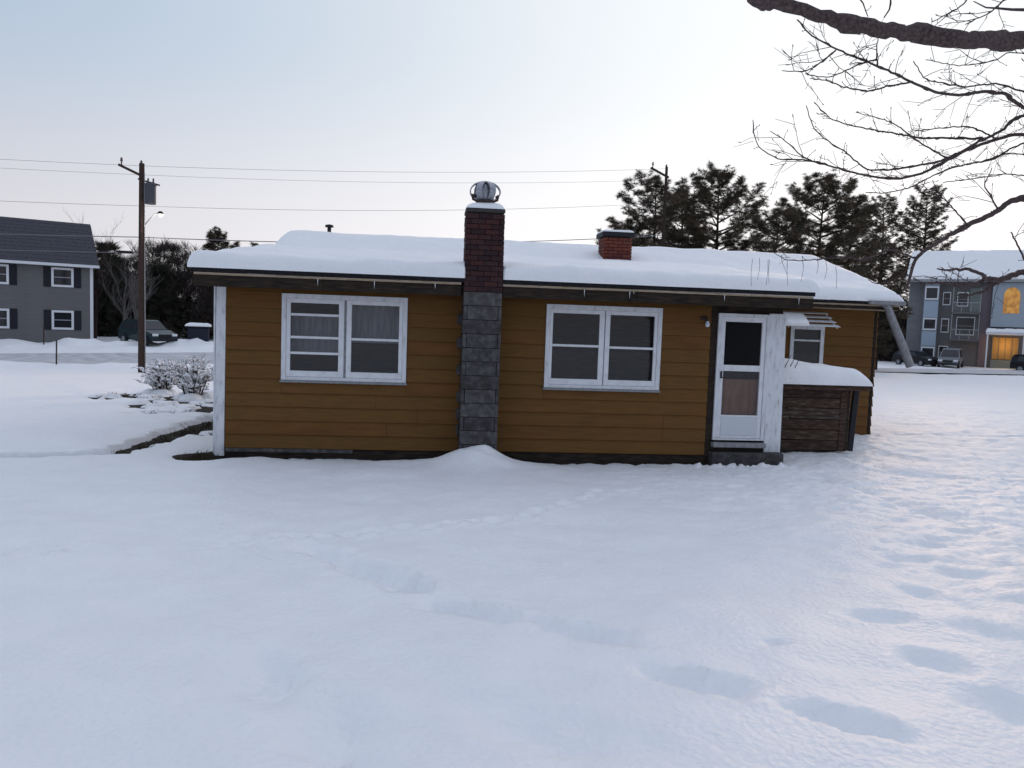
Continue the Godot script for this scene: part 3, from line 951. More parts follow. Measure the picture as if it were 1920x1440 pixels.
func make_bin() -> void:
	var at := HOUSE_AT + Basis(Vector3.UP, HOUSE_YAW) * V(5.35, -.36, -1.45)
	var b := thing("wooden_bin", "dark weathered plank bin with a snow topped lid beside the house corner", "bin", at, HOUSE_YAW)
	var k := M.new()
	k.box(V(-.03, .56, 0), V(1.32, 1.08, .80))
	part("body", k.mesh(), mat.fascia, b)
	for i in 6:
		part("plank", bevelled(V(1.30 - rng.randf() * .02, .172, .028), .006), mat.binwood[[1, 0, 3, 2, 0, 1][i]], b, V(-.06, .12 + i * .182, .418 + rng.randf_range(0, .012)), Basis(Vector3.BACK, rng.randf_range(-.012, .012)))
		for s in [-1, 1]:
			part("plank", bevelled(V(.026, .172, .80), .006), pick(mat.binwood), b, V(-.03 + .675 * s, .12 + i * .182, 0))
	part("rail", bevelled(V(1.05, .05, .03), .006), mat.binwood[2], b, V(.02, .74, .448), Basis(Vector3.BACK, -.03))
	part("rail", bevelled(V(1.0, .04, .03), .006), mat.binwood[2], b, V(.06, .60, .448), Basis(Vector3.BACK, -.015))
	for x in [-.66, .50, .74]:
		part("post", bevelled(V(.10, 1.08, .07), .008), mat.dark if x > 0.6 else mat.binwood[3], b, V(x, .56, .42 if x < 0.6 else .36), Basis(Vector3.BACK, 0.0 if x < 0.6 else -.05))
	part("lid", bevelled(V(1.66, .05, 1.06), .008), mat.binwood[1], b, V(.06, 1.15, .06))
	part("lid_edge", bevelled(V(1.66, .07, .03), .006), mat.binwood[3], b, V(.06, 1.125, .575))
	var flat := func(_x, _z): return 0.0
	var s := part("bin_snow", blanket(-.86, .86, .56, -.56, flat, .33, .32, .06, 12.0, .2, 2.5, [], .28), mat.snow, self, at + Basis(Vector3.UP, HOUSE_YAW) * V(.06, 1.176, .06), Basis(Vector3.UP, HOUSE_YAW))
	tag(s, "domed heap of snow on the wooden bin", "snow")
	# sticks leaning on the heap
	for i in 3:
		k = M.new()
		var x := -.58 + i * .09
		k.tube([V(x - .16, 1.27, .61), V(x, 1.53, .50), V(x + .14, 1.66, .34)], [.007, .006, .004], 6)
		tag(part("stick", k.mesh(), mat.twig, self, at, Basis(Vector3.UP, HOUSE_YAW)), "thin dark stick leaning on the snow of the bin", "stick", "sticks on the bin")

func make_icicles() -> void:
	for u in [-2.83, -2.05, -1.2, .95, 1.62, 1.68, 3.05, 4.2]:
		var k := M.new()
		var l := rng.randf_range(.03, .11)
		k.lathe(Vector3.ZERO, [Vector2(.001, -l), Vector2(.003, -l * .6), Vector2(.006, -.01), Vector2(.008, .012)], 8)
		var o := part("icicle", k.mesh(), mat.ice, self, HOUSE_AT + Basis(Vector3.UP, HOUSE_YAW) * V(u, 2.193, .52))
		tag(o, "small icicle hanging from the front eave edge", "icicle", "icicles along the eave")

# ------------------------------------------------------------------ utility poles and wires
var pole_tops := []

func make_pole(at: Vector3, height: float, label: String, full: bool, turn: float) -> void:
	var p := thing("utility_pole", label, "utility pole", at, turn, "utility poles along the road")
	var k := M.new()
	k.tube([V(0, -.5, 0), V(0, height * .5, 0), V(.0, height, 0)], [.17, .15, .115] if full else [.12, .10, .075], 12)
	part("shaft", k.mesh(), mat.pole if full else mat.pinebark, p)
	part("crossarm", bevelled(V(1.15, .11, .09), .01), mat.pole, p, V(-.42, height - .36, .12), Basis(Vector3.BACK, -.42))
	for x in [-.82, -.02]:
		k = M.new()
		k.lathe(V(x, height - .20 + (.28 if x < -.5 else .22), .10 if x < -.5 else 0.0), [Vector2(.03, -.25), Vector2(.03, -.06), Vector2(.06, -.04), Vector2(.06, 0), Vector2(.04, .02), Vector2(.055, .05), Vector2(.03, .11), Vector2(0, .12)], 10)
		part("insulator", k.mesh(), mat.ceramic, p)
	if full:
		var tr := Node3D.new()
		tr.name = "transformer"
		p.add_child(tr, true)
		k = M.new()
		k.lathe(V(.38, height - 1.78, .05), [Vector2(0, 0), Vector2(.22, 0), Vector2(.235, .04), Vector2(.235, .80), Vector2(.255, .82), Vector2(.255, .87), Vector2(.20, .93), Vector2(0, .95)], 16)
		part("tank", k.mesh(), mat.transformer, tr)
		for x in [.28, .50]:
			k = M.new()
			k.lathe(V(x, height - .85, .05), [Vector2(.035, 0), Vector2(.05, .05), Vector2(.03, .10), Vector2(.045, .15), Vector2(.02, .22), Vector2(0, .23)], 8)
			part("bushing", k.mesh(), mat.ceramic, tr)
		k = M.new()
		k.bevel(V(.14, height - 1.05, .05), V(.34, .09, .12), .01)
		k.bevel(V(.14, height - 1.55, .05), V(.34, .09, .12), .01)
		k.bevel(V(.30, height - .80, .0), V(.95, .07, .07), .01, Basis(Vector3.BACK, -.25))
		part("bracket", k.mesh(), mat.dark, tr)
		k = M.new()
		k.tube([V(.14, height - .4, .1), V(.16, 4.0, .12), V(.19, -.2, .13)], [.022, .022, .022], 6)
		part("ground_wire", k.mesh(), mat.gutter, p)
		var l := Node3D.new()
		l.name = "street_lamp_arm"
		p.add_child(l, true)
		k = M.new()
		k.tube([V(.1, height - 2.75, .05), V(.35, height - 2.48, .15), V(.62, height - 2.24, .25), V(.80, height - 2.18, .3)], [.028, .026, .024, .022], 8)
		part("arm", k.mesh(), mat.gutter, l)
		k = M.new()
		k.lathe(V(.88, height - 2.20, .33), [Vector2(0, -.02), Vector2(.12, -.02), Vector2(.13, .03), Vector2(.06, .10), Vector2(0, .11)], 12)
		part("lamp_hood", k.mesh(), mat.dark, l)
		k = M.new()
		k.lathe(V(.90, height - 2.34, .34), [Vector2(0, 0), Vector2(.07, .02), Vector2(.10, .07), Vector2(.10, .115)], 12)
		part("lamp_bulb", k.mesh(), mat.lit, l)
		var o := OmniLight3D.new()
		o.name = "street_lamp_light"
		o.light_color = Color(1.0, .93, .85)
		o.light_energy = 1.2
		o.light_size = 0.1
		o.omni_range = 30.0
		o.omni_attenuation = 2.0
		o.shadow_enabled = true
		o.position = V(.90, height - 2.42, .34)
		p.add_child(o)
	pole_tops.append([p, height])

func span(label: String, a: Vector3, b: Vector3, sag: float, r: float, called := "power_line") -> void:
	var k := M.new()
	var pts := []
	var rad := []
	for i in 25:
		var f := i / 24.0
		pts.append(a.lerp(b, f) - V(0, 4.0 * sag * f * (1.0 - f), 0))
		rad.append(r)
	k.tube(pts, rad, 5, false)
	tag(part(called, k.mesh(), mat.wire, self), label, "wire", "overhead wires along the road")

func make_street() -> void:
	make_pole(V(-16.82, -1.12, -35.75), 9.35, "brown wooden utility pole carrying a transformer and a lit street lamp", true, .15)
	make_pole(V(8.05, -.75, -44.0), 11.3, "dark utility pole standing among the pines", false, .15)
	make_pole(V(-48.0, -.9, -30.0), 9.3, "plain utility pole further along the road", false, .15)
	var p1 := V(-16.82, -1.12, -35.75)
	var p2 := V(8.05, -.75, -44.0)
	var p3 := V(-48.0, -.9, -30.0)
	var rows := [["uppermost bare wire between the utility poles", V(-.82, 9.25, 0), V(0, 11.2, 0), V(-.8, 9.25, 0), .25, .007],
		["second bare wire strung just under the uppermost one", V(.1, 8.85, 0), V(0, 10.6, 0), V(0, 8.9, 0), .25, .006],
		["thin wire running level with the street lamp arm", V(0, 7.48, 0), V(0, 9.36, 0), V(0, 7.5, 0), .3, .008],
		["thick black cable slung lowest on the utility poles", V(0, 6.1, 0), V(0, 7.6, 0), V(0, 6.1, 0), .35, .020]]
	for r in rows:
		span(r[0] + ", running over the house", p1 + r[1], p2 + r[2], r[4], r[5])
		span(r[0] + ", running over the grey house", p3 + r[3], p1 + r[1], r[4], r[5])
	span("low service drop below the thick cable", p1 + V(0, 5.4, 0), p3 + V(0, 5.3, 0), .3, .016)
	var k := M.new()
	k.bevel(V(-17.5, 4.28, -35.62), V(.62, .12, .16), .02, Basis(Vector3.UP, .15))
	k.tube([V(-17.8, 4.30, -35.6), V(-17.2, 4.30, -35.6)], [.03, .03], 6)
	k.tube([V(-17.2, 4.30, -35.66), V(-16.86, 4.34, -35.75)], [.014, .014], 5)
	tag(part("cable_box", k.mesh(), mat.dark, self), "flat black cable box hung beside the utility pole", "cable box")
	for s in [[-27.43, -46.1, 1.1], [-21.2, -36.6, 1.15]]:
		k = M.new()
		var y := ground(s[0], s[1])
		k.tube([V(0, -.3, 0), V(.02, s[2], 0)], [.035, .03], 6)
		tag(part("marker_stake", k.mesh(), mat.pole, self, V(s[0], y, s[1])), "thin dark stake in the snow %s" % ["before the grey house" if s[1] < -40.0 else "at the near edge of the road"], "stake", "snow stakes by the road")

# ------------------------------------------------------------------ far buildings
func far_window(parent: Node, x0: float, x1: float, y0: float, y1: float, z: float, border := .1, rail := true, glass: Material = null) -> Node3D:
	var w := Node3D.new()
	w.name = "window"
	parent.add_child(w, true)
	frame("frame", x0, x1, y0, y1, border, border, border, border, z, z + .06, mat.trim, w)
	slab("pane", V(x0 + border, y0 + border, z + .005), V(x1 - border, y1 - border, z + .02), glass if glass else mat.pane, w, 0.0)
	if rail: slab("rail", V(x0 + border, (y0 + y1) / 2 - .03, z + .018), V(x1 - border, (y0 + y1) / 2 + .03, z + .045), mat.sashgrey, w)
	return w

func make_grey_house() -> void:
	# origin at the right-hand corner of the front, x runs left as negative
	var g := thing("grey_house", "grey two storey house with black shutters and a dark slate roof", "house", V(-27.05, -.70, -50.8), .60)
	var k := M.new()
	k.box(V(-7.0, 2.65, -4.0), V(14.0, 5.3, 8.0))
	var wall := part("wall", k.mesh(), mat.clap, g)
	for i in 46:                                                # courses of clapboard
		if i < 45: part("siding_course", clapboard(13.78, .117), mat.clap, wall, V(-7.0, .10 + i * .115, .001), Basis(Vector3.UP, -PI / 2))
	slab("foundation", V(-14.02, -.6, -8.02), V(.02, .10, .05), mat.block[2], g)
	slab("corner_board", V(-.16, .1, .026), V(.02, 5.05, .06), mat.trim, g)
	k = M.new()
	k.extrude([Vector2(.45, 5.02), Vector2(.45, 5.16), Vector2(-4.0, 8.15), Vector2(-8.45, 5.16), Vector2(-8.45, 5.02)], 0, 1)
	var r := M.new()
	for i in range(0, k.v.size(), 3):
		var f := func(p: Vector3): return Vector3(lerpf(-14.4, .32, p.z), p.y, p.x)
		r.tri(f.call(k.v[i]), f.call(k.v[i + 1]), f.call(k.v[i + 2]))
	var roof := part("roof", r.mesh(), mat.slate, g)
	slab("fascia", V(-14.4, 5.0, .44), V(.34, 5.17, .49), mat.trim, roof)
	k = M.new()
	var sl := Vector2(-4.45, 2.99).normalized()
	for i in 12:                                                # shingle courses stepping up the slope
		var o := Vector2(.45, 5.16) + sl * (i * .445)
		k.quad(V(-14.4, o.y + .035, o.x), V(.32, o.y + .035, o.x), V(.32, o.y + sl.y * .44 + .012, o.x + sl.x * .44), V(-14.4, o.y + sl.y * .44 + .012, o.x + sl.x * .44))
		k.quad(V(-14.4, o.y, o.x + .004), V(.32, o.y, o.x + .004), V(.32, o.y + .035, o.x), V(-14.4, o.y + .035, o.x))
	part("shingles", k.mesh(), mat.slate, roof)
	for y in [[3.72, 4.92], [1.05, 2.25]]:
		for x in [-2.30, -5.75, -9.2]:
			far_window(g, x, x + 1.22, y[0], y[1], .03, .13)
			slab("shutter", V(x - .42, y[0] - .02, .028), V(x - .03, y[1] + .02, .07), mat.shutter, wall)
			slab("shutter", V(x + 1.25, y[0] - .02, .028), V(x + 1.64, y[1] + .02, .07), mat.shutter, wall)
	var nb := Basis(Vector3.UP, .60)
	var base := func(_x, z): return 5.24 + (-z) * .672
	for s in [[-6.9, -5.15, .2, -1.6, .30]]:
		tag(part("roof_snow", blanket(s[0], s[1], s[2], s[3], base, s[4], .5, .2, 5.0, .4), mat.snow, self, g.position, nb), "leftover heap of snow on the dark slate roof", "snow")
	for s in [[-2.6, -1.95, -.9, -1.2], [-4.2, -3.7, -2.3, -2.6], [-1.2, -.75, -.2, -.5]]:
		tag(part("roof_snow", blanket(s[0], s[1], s[2], s[3], base, .09, .14, .1, s[0] * 7.0, .5), mat.snow, self, g.position, nb), "small scrap of snow left on the dark slate roof", "snow", "snow scraps on the slate roof")

func make_apartments() -> void:
	# origin at the left-hand corner of the front; the front faces the camera, its right end nearer
	var g := thing("apartment_building", "three storey grey apartment block with blue bays, balconies and a snowy roof", "building", V(39.6, -.95, -80.0), -.52)
	var wide := Basis.from_scale(V(.69, 1, 1))                  # the fronts are narrower than first laid out
	g.transform.basis = g.transform.basis * wide
	var k := M.new()
	k.box(V(10.0, 4.2, -5.5), V(20.0, 8.4, 10.4))
	var wall := part("wall", k.mesh(), mat.aptwall, g)
	for i in 16: slab("panel_seam", V(.35 + i * .14, .2, -.31), V(.37 + i * .14, 8.2, -.285), mat.aptseam, wall, 0.0) if i % 2 == 0 else null
	# blue bay of three windows
	slab("bay", V(2.05, .2, -.3), V(3.95, 8.2, .55), mat.bay, g)
	for i in 3:
		slab("blue_panel", V(2.1, [.35, 1.95, 4.75][i], .551), V(3.9, [.6, 3.35, 6.35][i], .60), mat.blue, g)
		far_window(g, 2.15, 3.85, [.62, 3.5, 6.5][i], [1.85, 4.7, 7.8][i], .552, .14, false)
	# brown-grey balconied part
	slab("recess_wall", V(3.96, .1, -.32), V(9.2, 8.2, -.2), mat.aptbrown, g)
	far_window(g, 6.2, 7.6, 5.9, 7.3, -.2, .10)
	slab("green_panel", V(7.75, 5.4, -.2), V(9.1, 7.7, -.1), mat.aptgreen, g)
	far_window(g, 6.3, 8.6, 3.1, 4.9, -.2, .10)
	far_window(g, 4.4, 5.4, 3.3, 4.7, -.2, .10)
	far_window(g, 4.4, 5.4, 6.0, 7.3, -.2, .10)
	far_window(g, 4.3, 5.5, .7, 2.0, -.2, .10)
	for y in [2.55, 5.15]:
		var b := Node3D.new()
		b.name = "balcony"
		g.add_child(b, true)
		slab("deck", V(5.7, y, -.2), V(9.15, y + .16, 1.25), mat.aptbrown, b)
		slab("rail", V(5.7, y + 1.05, 1.16), V(9.15, y + 1.13, 1.24), mat.aptrail, b)
		for x in [5.74, 6.85, 8.0, 9.1]:
			slab("post", V(x - .05, y + .16, 1.15), V(x + .05, y + (2.55 if x in [5.74, 9.1] else 1.05), 1.23), mat.aptrail, b)
		for i in 17:
			slab("baluster", V(5.9 + i * .19, y + .17, 1.185), V(5.93 + i * .19, y + 1.05, 1.205), mat.aptrail, b, 0.0)
	slab("maroon_panel", V(9.22, .1, -.3), V(10.4, 8.2, -.1), mat.aptmaroon, g)
	slab("entrance_bay", V(10.45, 4.0, -.3), V(15.2, 8.2, .5), mat.bluegrey, g)
	# tall round-headed window with lamp light behind it
	var arch := M.new()
	var poly := []
	for i in 13: poly.append(Vector2(12.75 + cos(PI * i / 12.0) * .95, 7.0 + sin(PI * i / 12.0) * .75))
	poly.append(Vector2(11.8, 5.3)); poly.append(Vector2(13.7, 5.3))
	arch.extrude(poly, .50, .54)
	part("lit_window", arch.mesh(), mat.glow, g)
	var canopy := Node3D.new()
	canopy.name = "entrance_canopy"
	g.add_child(canopy, true)
	slab("canopy_roof", V(10.0, 3.25, -.3), V(14.6, 3.45, 2.6), mat.trim, canopy)
	for x in [10.2, 14.4]: slab("canopy_post", V(x - .09, 0, 2.35), V(x + .09, 3.25, 2.53), mat.trim, canopy)
	slab("lit_window_panel", V(10.9, .9, -.095), V(14.0, 3.0, -.07), mat.glow2, canopy)
	for i in 5: slab("glazing_bar", V(10.86 + i * .775, .85, -.07), V(10.94 + i * .775, 3.05, -.03), mat.aptbrown, canopy)
	slab("planter", V(10.8, .0, .0), V(14.1, .85, .4), mat.aptgreen, canopy)
	var o := OmniLight3D.new()
	o.name = "entrance_light"
	o.light_color = Color(1.0, .75, .4)
	o.light_energy = 1.2
	o.light_size = .5
	o.omni_range = 30.0
	o.omni_attenuation = 2.0
	o.shadow_enabled = true
	o.position = V(12.4, 2.2, .8)
	g.add_child(o)
	slab("dark_wing", V(15.25, .05, -.3), V(19.95, 8.2, .2), mat.aptdark, g)
	for y in [.9, 3.6, 6.2]: far_window(g, 16.4, 17.7, y, y + 1.4, .21, .1)
	var base := func(_x, z): return 8.55 + (-z + .6) * .50
	k = M.new()
	k.extrude([Vector2(.8, 8.35), Vector2(.8, 8.5), Vector2(-5.5, 11.7), Vector2(-11.8, 8.5), Vector2(-11.8, 8.35)], 0, 1)
	var r := M.new()
	for i in range(0, k.v.size(), 3):
		var f := func(p: Vector3): return Vector3(lerpf(-.4, 20.4, p.z), p.y, p.x)
		r.tri(f.call(k.v[i]), f.call(k.v[i + 1]), f.call(k.v[i + 2]))
	part("roof", r.mesh(), mat.slate, g)
	slab("fascia", V(-.4, 8.22, .80), V(20.4, 8.48, .86), mat.aptrail, g)
	var gb := func(_x, z): return 8.52 + minf(.8 - z, 11.8 + z) * .508
	tag(part("roof_snow", blanket(-.45, 20.45, .85, -11.85, gb, .25, .4, .5, 55.0, .25), mat.snow, self, g.position, Basis(Vector3.UP, -.52) * wide), "snow sheet on the roof of the apartment block", "snow")
	var flat := func(_x, _z): return 0.0
	tag(part("canopy_snow", blanket(9.95, 14.65, 2.65, -.25, flat, .35, .4, .3, 65.0, .3), mat.snow, self, g.position + V(0, 3.452, 0), Basis(Vector3.UP, -.52) * wide), "snow on the entrance canopy of the apartment block", "snow")

# ------------------------------------------------------------------ vehicles
func make_car(label: String, at: Vector3, turn: float, paint: Material, tall: float, long: float, group := "") -> Node3D:
	# nose towards +z; the side outline is swept across, drawn in towards the roof
	var c := thing("parked_car", label, "car", at, turn, group)
	var hl := long / 2
	var low := [Vector2(-hl, .32), Vector2(hl - .04, .30), Vector2(hl, .45), Vector2(hl - .05, .72), Vector2(hl - .95, .92 + tall * .04), Vector2(-hl + .10, .98 + tall * .04), Vector2(-hl, .85)]
	var top := [Vector2(hl - 1.05, .90), Vector2(hl - 1.75, 1.38 * tall), Vector2(hl - 2.1, 1.45 * tall), Vector2(-hl + (.7 if tall < 1.1 else .35), 1.44 * tall), Vector2(-hl + (.35 if tall < 1.1 else .12), 1.30 * tall), Vector2(-hl + .06, .90)]
	var body := func(poly: Array, w: Callable) -> ArrayMesh:
		var m := M.new()
		var mid := Vector2.ZERO
		for p in poly: mid += p / poly.size()
		for i in poly.size():
			var a: Vector2 = poly[i]
			var b: Vector2 = poly[(i + 1) % poly.size()]
			var wa: float = w.call(a)
			var wb: float = w.call(b)
			var q := [V(-wa, a.y, a.x), V(wa, a.y, a.x), V(wb, b.y, b.x), V(-wb, b.y, b.x)]
			m.quad(q[0], q[1], q[2], q[3])
			m.tri(V(w.call(mid), mid.y, mid.x), q[2], q[1])
			m.tri(V(-w.call(mid), mid.y, mid.x), q[0], q[3])
		return m.mesh()
	var wide := func(p: Vector2) -> float: return .88 - clampf(absf(p.x) - hl + .35, 0.0, .35) * .35
	part("body", body.call(low, wide), paint, c)
	var narrow := func(p: Vector2) -> float: return lerpf(.85, .66, clampf((p.y - .9) / (.5 * tall), 0.0, 1.0))
	part("cabin", body.call(top, narrow), paint, c)
	var m := M.new()
	var y0 := 1.0
	var y1 := 1.34 * tall
	var n0: float = narrow.call(Vector2(0, y0)) + .012
	var n1: float = narrow.call(Vector2(0, y1)) + .012
	var fz := func(y): return lerpf(hl - 1.05, hl - 1.75, (y - .9) / (1.38 * tall - .9)) + .02
	m.quad(V(-n0 * .92, y0, fz.call(y0)), V(n0 * .92, y0, fz.call(y0)), V(n1 * .92, y1, fz.call(y1)), V(-n1 * .92, y1, fz.call(y1)))
	part("windscreen", m.mesh(), mat.pane, c)
	for s in [-1.0, 1.0]:
		for d in [[hl - 1.35, hl - 2.35], [hl - 2.45, -hl + .55]]:
			m = M.new()
			var za: float = d[0]
			var zb: float = d[1]
			m.quad(V(n0 * s, y0, za), V(n0 * s, y0, zb), V(n1 * s, y1, zb + .12), V(n1 * s, y1, minf(za, hl - 1.85)))
			part("side_window", m.mesh(), mat.pane, c)
		m = M.new()
		m.bevel(V(.62 * s, .68, hl - .06), V(.36, .15, .12), .03)
		part("headlight", m.mesh(), mat.trim, c)
		for z in [hl - .82, -hl + .82]:
			var wheel := Node3D.new()
			wheel.name = "wheel"
			c.add_child(wheel, true)
			wheel.transform = Transform3D(Basis(Vector3.BACK, PI / 2), V(.80 * s, .32, z))
			m = M.new()
			m.lathe(Vector3.ZERO, [Vector2(.2, -.1), Vector2(.30, -.1), Vector2(.32, -.06), Vector2(.32, .06), Vector2(.30, .1), Vector2(.2, .1)], 18)
			part("tyre", m.mesh(), mat.dark, wheel)
			m = M.new()
			m.lathe(Vector3.ZERO, [Vector2(0, -.085), Vector2(.205, -.085), Vector2(.205, .085), Vector2(0, .085)], 14)
			part("rim", m.mesh(), mat.gutter, wheel)
	m = M.new()
	m.bevel(V(0, .62, hl - .015), V(.8, .2, .06), .02)
	for i in 4: m.bevel(V(-.3 + i * .2, .62, hl + .02), V(.03, .18, .03), .004)
	part("grille", m.mesh(), mat.dark, c)
	m = M.new()
	m.bevel(V(0, .40, hl - .02), V(1.6, .17, .12), .04)
	part("bumper", m.mesh(), mat.dark, c)
	return c

func make_vehicles() -> void:
	var at := V(-22.9, 0, -49.4)
	at.y = ground(at.x, at.z, false) - .12
	make_car("dark teal car parked in the snow before the dark wood", at, .95, mat.teal, 1.08, 4.1)
	var g := Transform3D(Basis(Vector3.UP, -.52), V(39.6, -.95, -80.0))
	for s in [["silver off-road car parked head-on before the balconies", 4.2, 4.6, -.1, "silver", 1.25, 4.4], ["black car parked before the blue bay", 1.3, 4.4, .9, "black", 1.0, 4.2], ["black car half hidden beyond the lit entrance", 11.2, 5.2, 1.3, "black", 1.1, 4.4]]:
		var p: Vector3 = g * V(s[1], 0, s[2])
		p.y = ground(p.x, p.z, false) - .03
		make_car(s[0], p, -.52 + s[3], mat[s[4]], s[5], s[6], "cars before the apartment block")
	# box with a snow-covered lid before the wood
	at = V(-20.1, 0, -50.4)
	at.y = ground(at.x, at.z, false) - .05
	var b := thing("storage_box", "dark storage box with a snow covered lid before the wood", "storage box", at, .3)
	slab("body", V(-.62, .18, -.5), V(.62, 1.05, .5), mat.navy, b, .03)
	slab("lid", V(-.70, 1.05, -.58), V(.70, 1.14, .58), mat.dark, b, .02)
	for x in [-.5, .5]: slab("leg", V(x - .08, -.1, .3), V(x + .08, .19, .48), mat.dark, b)
	var flat := func(_x, _z): return 0.0
	tag(part("lid_snow", blanket(-.76, .76, .64, -.64, flat, .2, .25, .1, 15.0, .2), mat.snow, self, at + V(0, 1.142, 0), Basis(Vector3.UP, .3)), "cap of snow on the dark storage box", "snow")

# ------------------------------------------------------------------ trees
func needle_tuft() -> ArrayMesh:
	if not shared.has("tuft"):
		var m := M.new()
		var r := RandomNumberGenerator.new()
		r.seed = 5
		for i in 52:
			var d := V(r.randf_range(-1, 1), r.randf_range(-.25, 1.0), r.randf_range(-1, 1)).normalized()
			var s := d.cross(V(r.randf_range(-1, 1), r.randf_range(-1, 1), r.randf_range(-1, 1))).normalized() * .034
			var o := d * r.randf_range(0.0, .25)
			m.tri(o - s, o + s, o + d * r.randf_range(.55, 1.0))
		shared.tuft = m.mesh()
	return shared.tuft

func crowd(called: String, mesh: Mesh, m: Material, spots: Array, tones: Array, parent: Node) -> MultiMeshInstance3D:
	var mm := MultiMesh.new()
	mm.transform_format = MultiMesh.TRANSFORM_3D
	mm.use_colors = true
	mm.mesh = mesh
	mm.instance_count = spots.size()
	for i in spots.size():
		mm.set_instance_transform(i, spots[i])
		mm.set_instance_color(i, tones[i])
	var o := MultiMeshInstance3D.new()
	o.multimesh = mm
	o.material_override = m
	o.name = called if parent != self else numbered(called)
	parent.add_child(o, true)
	o.set_meta("kind", "stuff")
	return o

func make_pine(at: Vector3, height: float, spread: float, seed_at: int, label: String, full := 1.0, called := "pine_tree") -> void:
	var r := RandomNumberGenerator.new()
	r.seed = seed_at
	var t := thing(called, label, "tree", at, 0.0, "pines behind the house")
	var trunk := M.new()
	var pts := []
	var rad := []
	var lean := Vector2(r.randf_range(-.03, .03), r.randf_range(-.03, .03))
	for i in 9:
		var f := i / 8.0
		pts.append(V(lean.x * height * f + sin(f * 5.0 + seed_at) * .12, f * height * .97 - .3, lean.y * height * f))
		rad.append(lerpf(.022 * height, .018, pow(f, .8)))
	trunk.tube(pts, rad, 8)
	part("trunk", trunk.mesh(), mat.pinebark, t)
	var limbs := M.new()
	var spots := []
	var tones := []
	var n := int(height * 4.2)
	for i in n:
		var f := .16 + .82 * (i + r.randf()) / n
		var idx := f * 8.0
		var o: Vector3 = pts[int(idx)].lerp(pts[mini(int(idx) + 1, 8)], idx - int(idx))
		var az := i * 2.4 + r.randf_range(-.6, .6)
		var shape := pow(sin(PI * clampf((f - .05) * .92, 0.0, 1.0)), .6) * (1.0 if f < .72 else lerpf(1.0, .42, (f - .72) / .28))
		var l := spread * shape * r.randf_range(.5, 1.18)
		var up := lerpf(.05, .75, f) + r.randf_range(-.15, .15)
		var dir := V(cos(az), 0, sin(az))
		var tip := o + dir * l + V(0, l * up, 0)
		var mid := o + dir * l * .5 + V(0, l * up * .32, 0)
		limbs.tube([o, mid, tip], [.035 + .012 * l, .028, .012], 4, false)
		var m := int((8.0 + l * 13.0) * full)
		for k in m:
			var g := sqrt(r.randf_range(.10, 1.0))
			var c := o.lerp(mid, g * 2.0) if g < .5 else mid.lerp(tip, g * 2.0 - 1.0)
			var side := dir.cross(Vector3.UP) * r.randf_range(-1, 1) * (.2 + l * .36 * (1.2 - g)) + V(0, r.randf_range(-.22, .40), 0)
			var s := r.randf_range(.22, .46)
			var b := Basis.from_euler(V(r.randf_range(-.7, .7), r.randf() * TAU, r.randf_range(-.7, .7))).scaled(V(s, s * .8, s))
			spots.append(Transform3D(b, c + side))
			var w := r.randf()
			tones.append(Color(.052, .050, .034).lerp(Color(.165, .116, .078), w * w))
	part("limbs", limbs.mesh(), mat.pinebark, t)
	crowd("crown", needle_tuft(), mat.needle, spots, tones, t)

func make_pines() -> void:
	for p in [[8.66, -52.0, 12.9, 3.2, 11, "pine with an uneven one sided crown beside the dark pole", 1.0], [13.27, -54.0, 13.9, 3.5, 12, "tallest dense pine standing right of the dark pole", 1.25], [12.35, -58.0, 13.6, 2.4, 13, "slender pine half hidden behind the tallest dense pine", .8],
		[16.06, -50.0, 10.9, 2.2, 14, "short pine filling the gap between two tall pines", 1.0], [19.48, -51.0, 13.1, 3.4, 15, "broad tall pine rising above the right end of the roof", 1.2], [23.3, -56.0, 12.8, 2.6, 16, "thin open pine behind the broad tall one", .7],
		[44.2, -96.0, 20.2, 3.6, 17, "open pine rising behind the end of the apartment block", .75], [49.8, -98.0, 21.6, 4.4, 18, "flat topped pine rising over the snowy apartment roof", .95], [7.36, -53.0, 10.3, 2.3, 19, "low ragged pine at the far left of the group", .8], [27.4, -60.0, 9.6, 2.2, 20, "low scrubby pine at the end of the house roof", .7]]:
		make_pine(V(p[0], lie(p[0], p[1]) - .1, p[1]), p[2], p[3], p[4], p[5], p[6])
	make_pine(V(-27.8, -.3, -75.0), 10.2, 2.0, 31, "round headed tree top showing above the eave of the house", 1.3, "evergreen_tree")
	make_pine(V(-24.6, -.3, -75.0), 9.0, 1.4, 32, "small tree top poking up beside the round headed one", 1.3, "evergreen_tree")

func bare_tuft() -> ArrayMesh:                                  # leafless twigs fanning upwards
	if not shared.has("fan"):
		var m := M.new()
		var r := RandomNumberGenerator.new()
		r.seed = 9
		for i in 22:
			var d := V(r.randf_range(-.7, .7), r.randf_range(.3, 1.0), r.randf_range(-.7, .7)).normalized()
			var s := d.cross(V(r.randf_range(-1, 1), 0, r.randf_range(-1, 1))).normalized() * .022
			var o := V(r.randf_range(-.3, .3), r.randf_range(-.3, .2), r.randf_range(-.3, .3))
			m.tri(o - s, o + s, o + d * r.randf_range(.6, 1.1))
		shared.fan = m.mesh()
	return shared.fan

